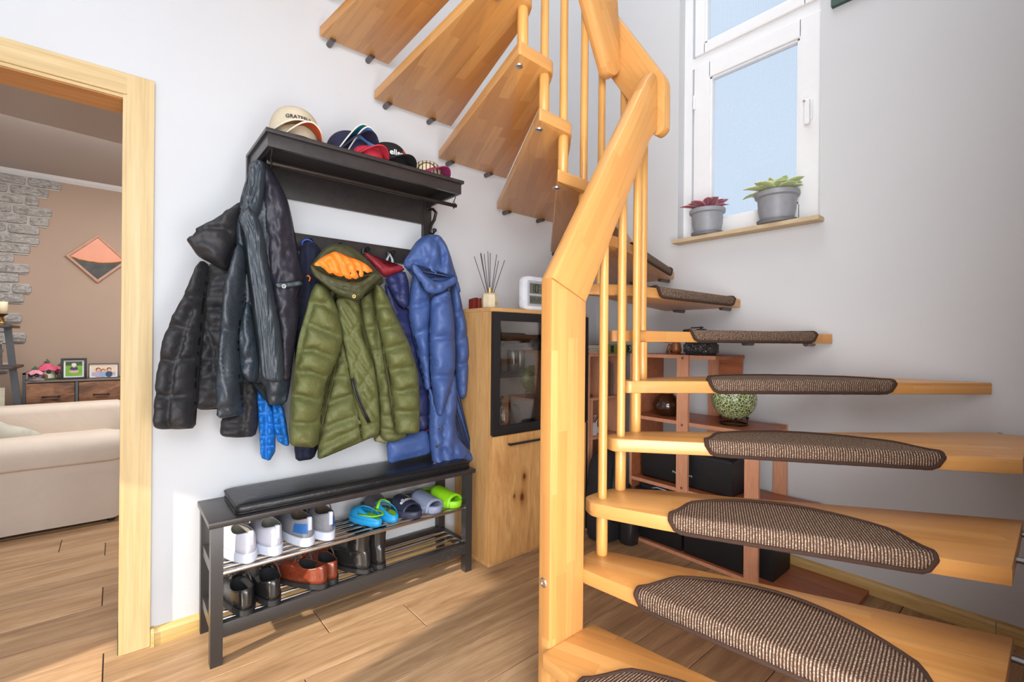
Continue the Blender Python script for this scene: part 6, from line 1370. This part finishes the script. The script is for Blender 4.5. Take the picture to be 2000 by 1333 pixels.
# sofa
so = thing('sofa', 'cream upholstered sofa with a rolled arm, seen from its side through the doorway', 'sofa', (-.5, 1.9, 0)); M_sofa = fabric('cream_upholstery', sr(214, 200, 186), .85, wr=.15, wscale=5, sheen=0, var=.03, dist=.02)
def softbox(name, x0, x1, y0, y1, z0, z1, r_, parent, mat=None, sag=0):
    g = G(); prof = []; seg = 6
    for (cy, cz, a0) in ((y1-r_, z1-r_, 0), (y0+r_, z1-r_, PI/2), (y0+r_, z0+r_*.3, PI), (y1-r_, z0+r_*.3, 1.5*PI)):
        for k in range(seg+1):
            a = a0+PI/2*k/seg; rz_ = r_ if a0 < PI-.1 else r_*.3; prof.append((cy+r_*math.cos(a), cz+rz_*math.sin(a)))
    n = len(prof); vs = []; xs = [x0, x0+.004, x0+.015, x0+.04]+[x0+(x1-x0)*k/10 for k in range(1, 10)]+[x1-.04, x1-.015, x1-.004, x1]; cy_, cz_ = (y0+y1)/2, (z0+z1)/2
    for i, x in enumerate(xs):
        e = min(x-x0, x1-x); s_ = 1-.10*max(0, 1-e/.04)**2
        for y, z in prof: vs.append((x, cy_+(y-cy_)*s_+.004*nz(x*5, y*5, z*5), cz_+(z-cz_)*s_+.004*nz(x*4, z*6)))
    fs = [(i*n+k, i*n+(k+1) % n, (i+1)*n+(k+1) % n, (i+1)*n+k) for i in range(len(xs)-1) for k in range(n)]+[tuple(range(n))[::-1], tuple(range((len(xs)-1)*n, len(xs)*n))]
    g.add(vs, fs); return g.put(name, mat or M_sofa, parent, smooth=True)
softbox('arm_side', -1.3, .030, 1.555, 1.70, .02, .42, .02, so)
softbox('arm_roll', -1.3, .022, 1.520, 1.76, .36, .535, .085, so)
softbox('backrest', -1.3, .045, 2.26, 2.46, .12, .642, .05, so)
softbox('seat_base', -1.3, .0, 1.70, 2.30, .03, .30, .03, so); softbox('seat_cushion', -1.3, -.02, 1.74, 2.28, .30, .46, .05, so)
g = G(); g.tube([(x, 1.553+.002*nz(x*8), .372+.006*nz(x*2)) for x in [-1.3+1.325*k/20 for k in range(21)]], .0035, 6); g.put('piping', M_sofa, so, smooth=True)
g = G(); g.tube([(.026, 1.553, .03), (.028, 1.553, .36), (.020, 1.53, .45)], .0035, 6); g.put('piping', M_sofa, so, smooth=True)
for x in (-1.2, -.02):
    for y in (1.60, 2.40): g = G(); g.cyl((x, y, 0), (x, y, .05), .018, .022); g.put('foot', M_black, so)
cp = atY(15, 838, 1.95); t = thing('sofa_cushion', 'pale grey-green cushion leaning inside the sofa arm', 'cushion', (cp.x, 1.95, .46))
g = G(); g.sheet(lambda a, c: (cp.x-.10+.24*math.cos(c*PI-PI/2)**.5*math.cos(2*PI*a)*(1+.1*math.cos(4*2*PI*a)), 1.95+.06*math.sin(2*PI*a)*max(0, math.cos(c*PI-PI/2))**.5, .40+.26*(c)-.25*(math.cos(2*PI*a))*.3), 40, 16, True); g.put('cushion_cover', fabric('sage_cushion', sr(190, 188, 174), .9, wr=.3, wscale=8), t, smooth=True)
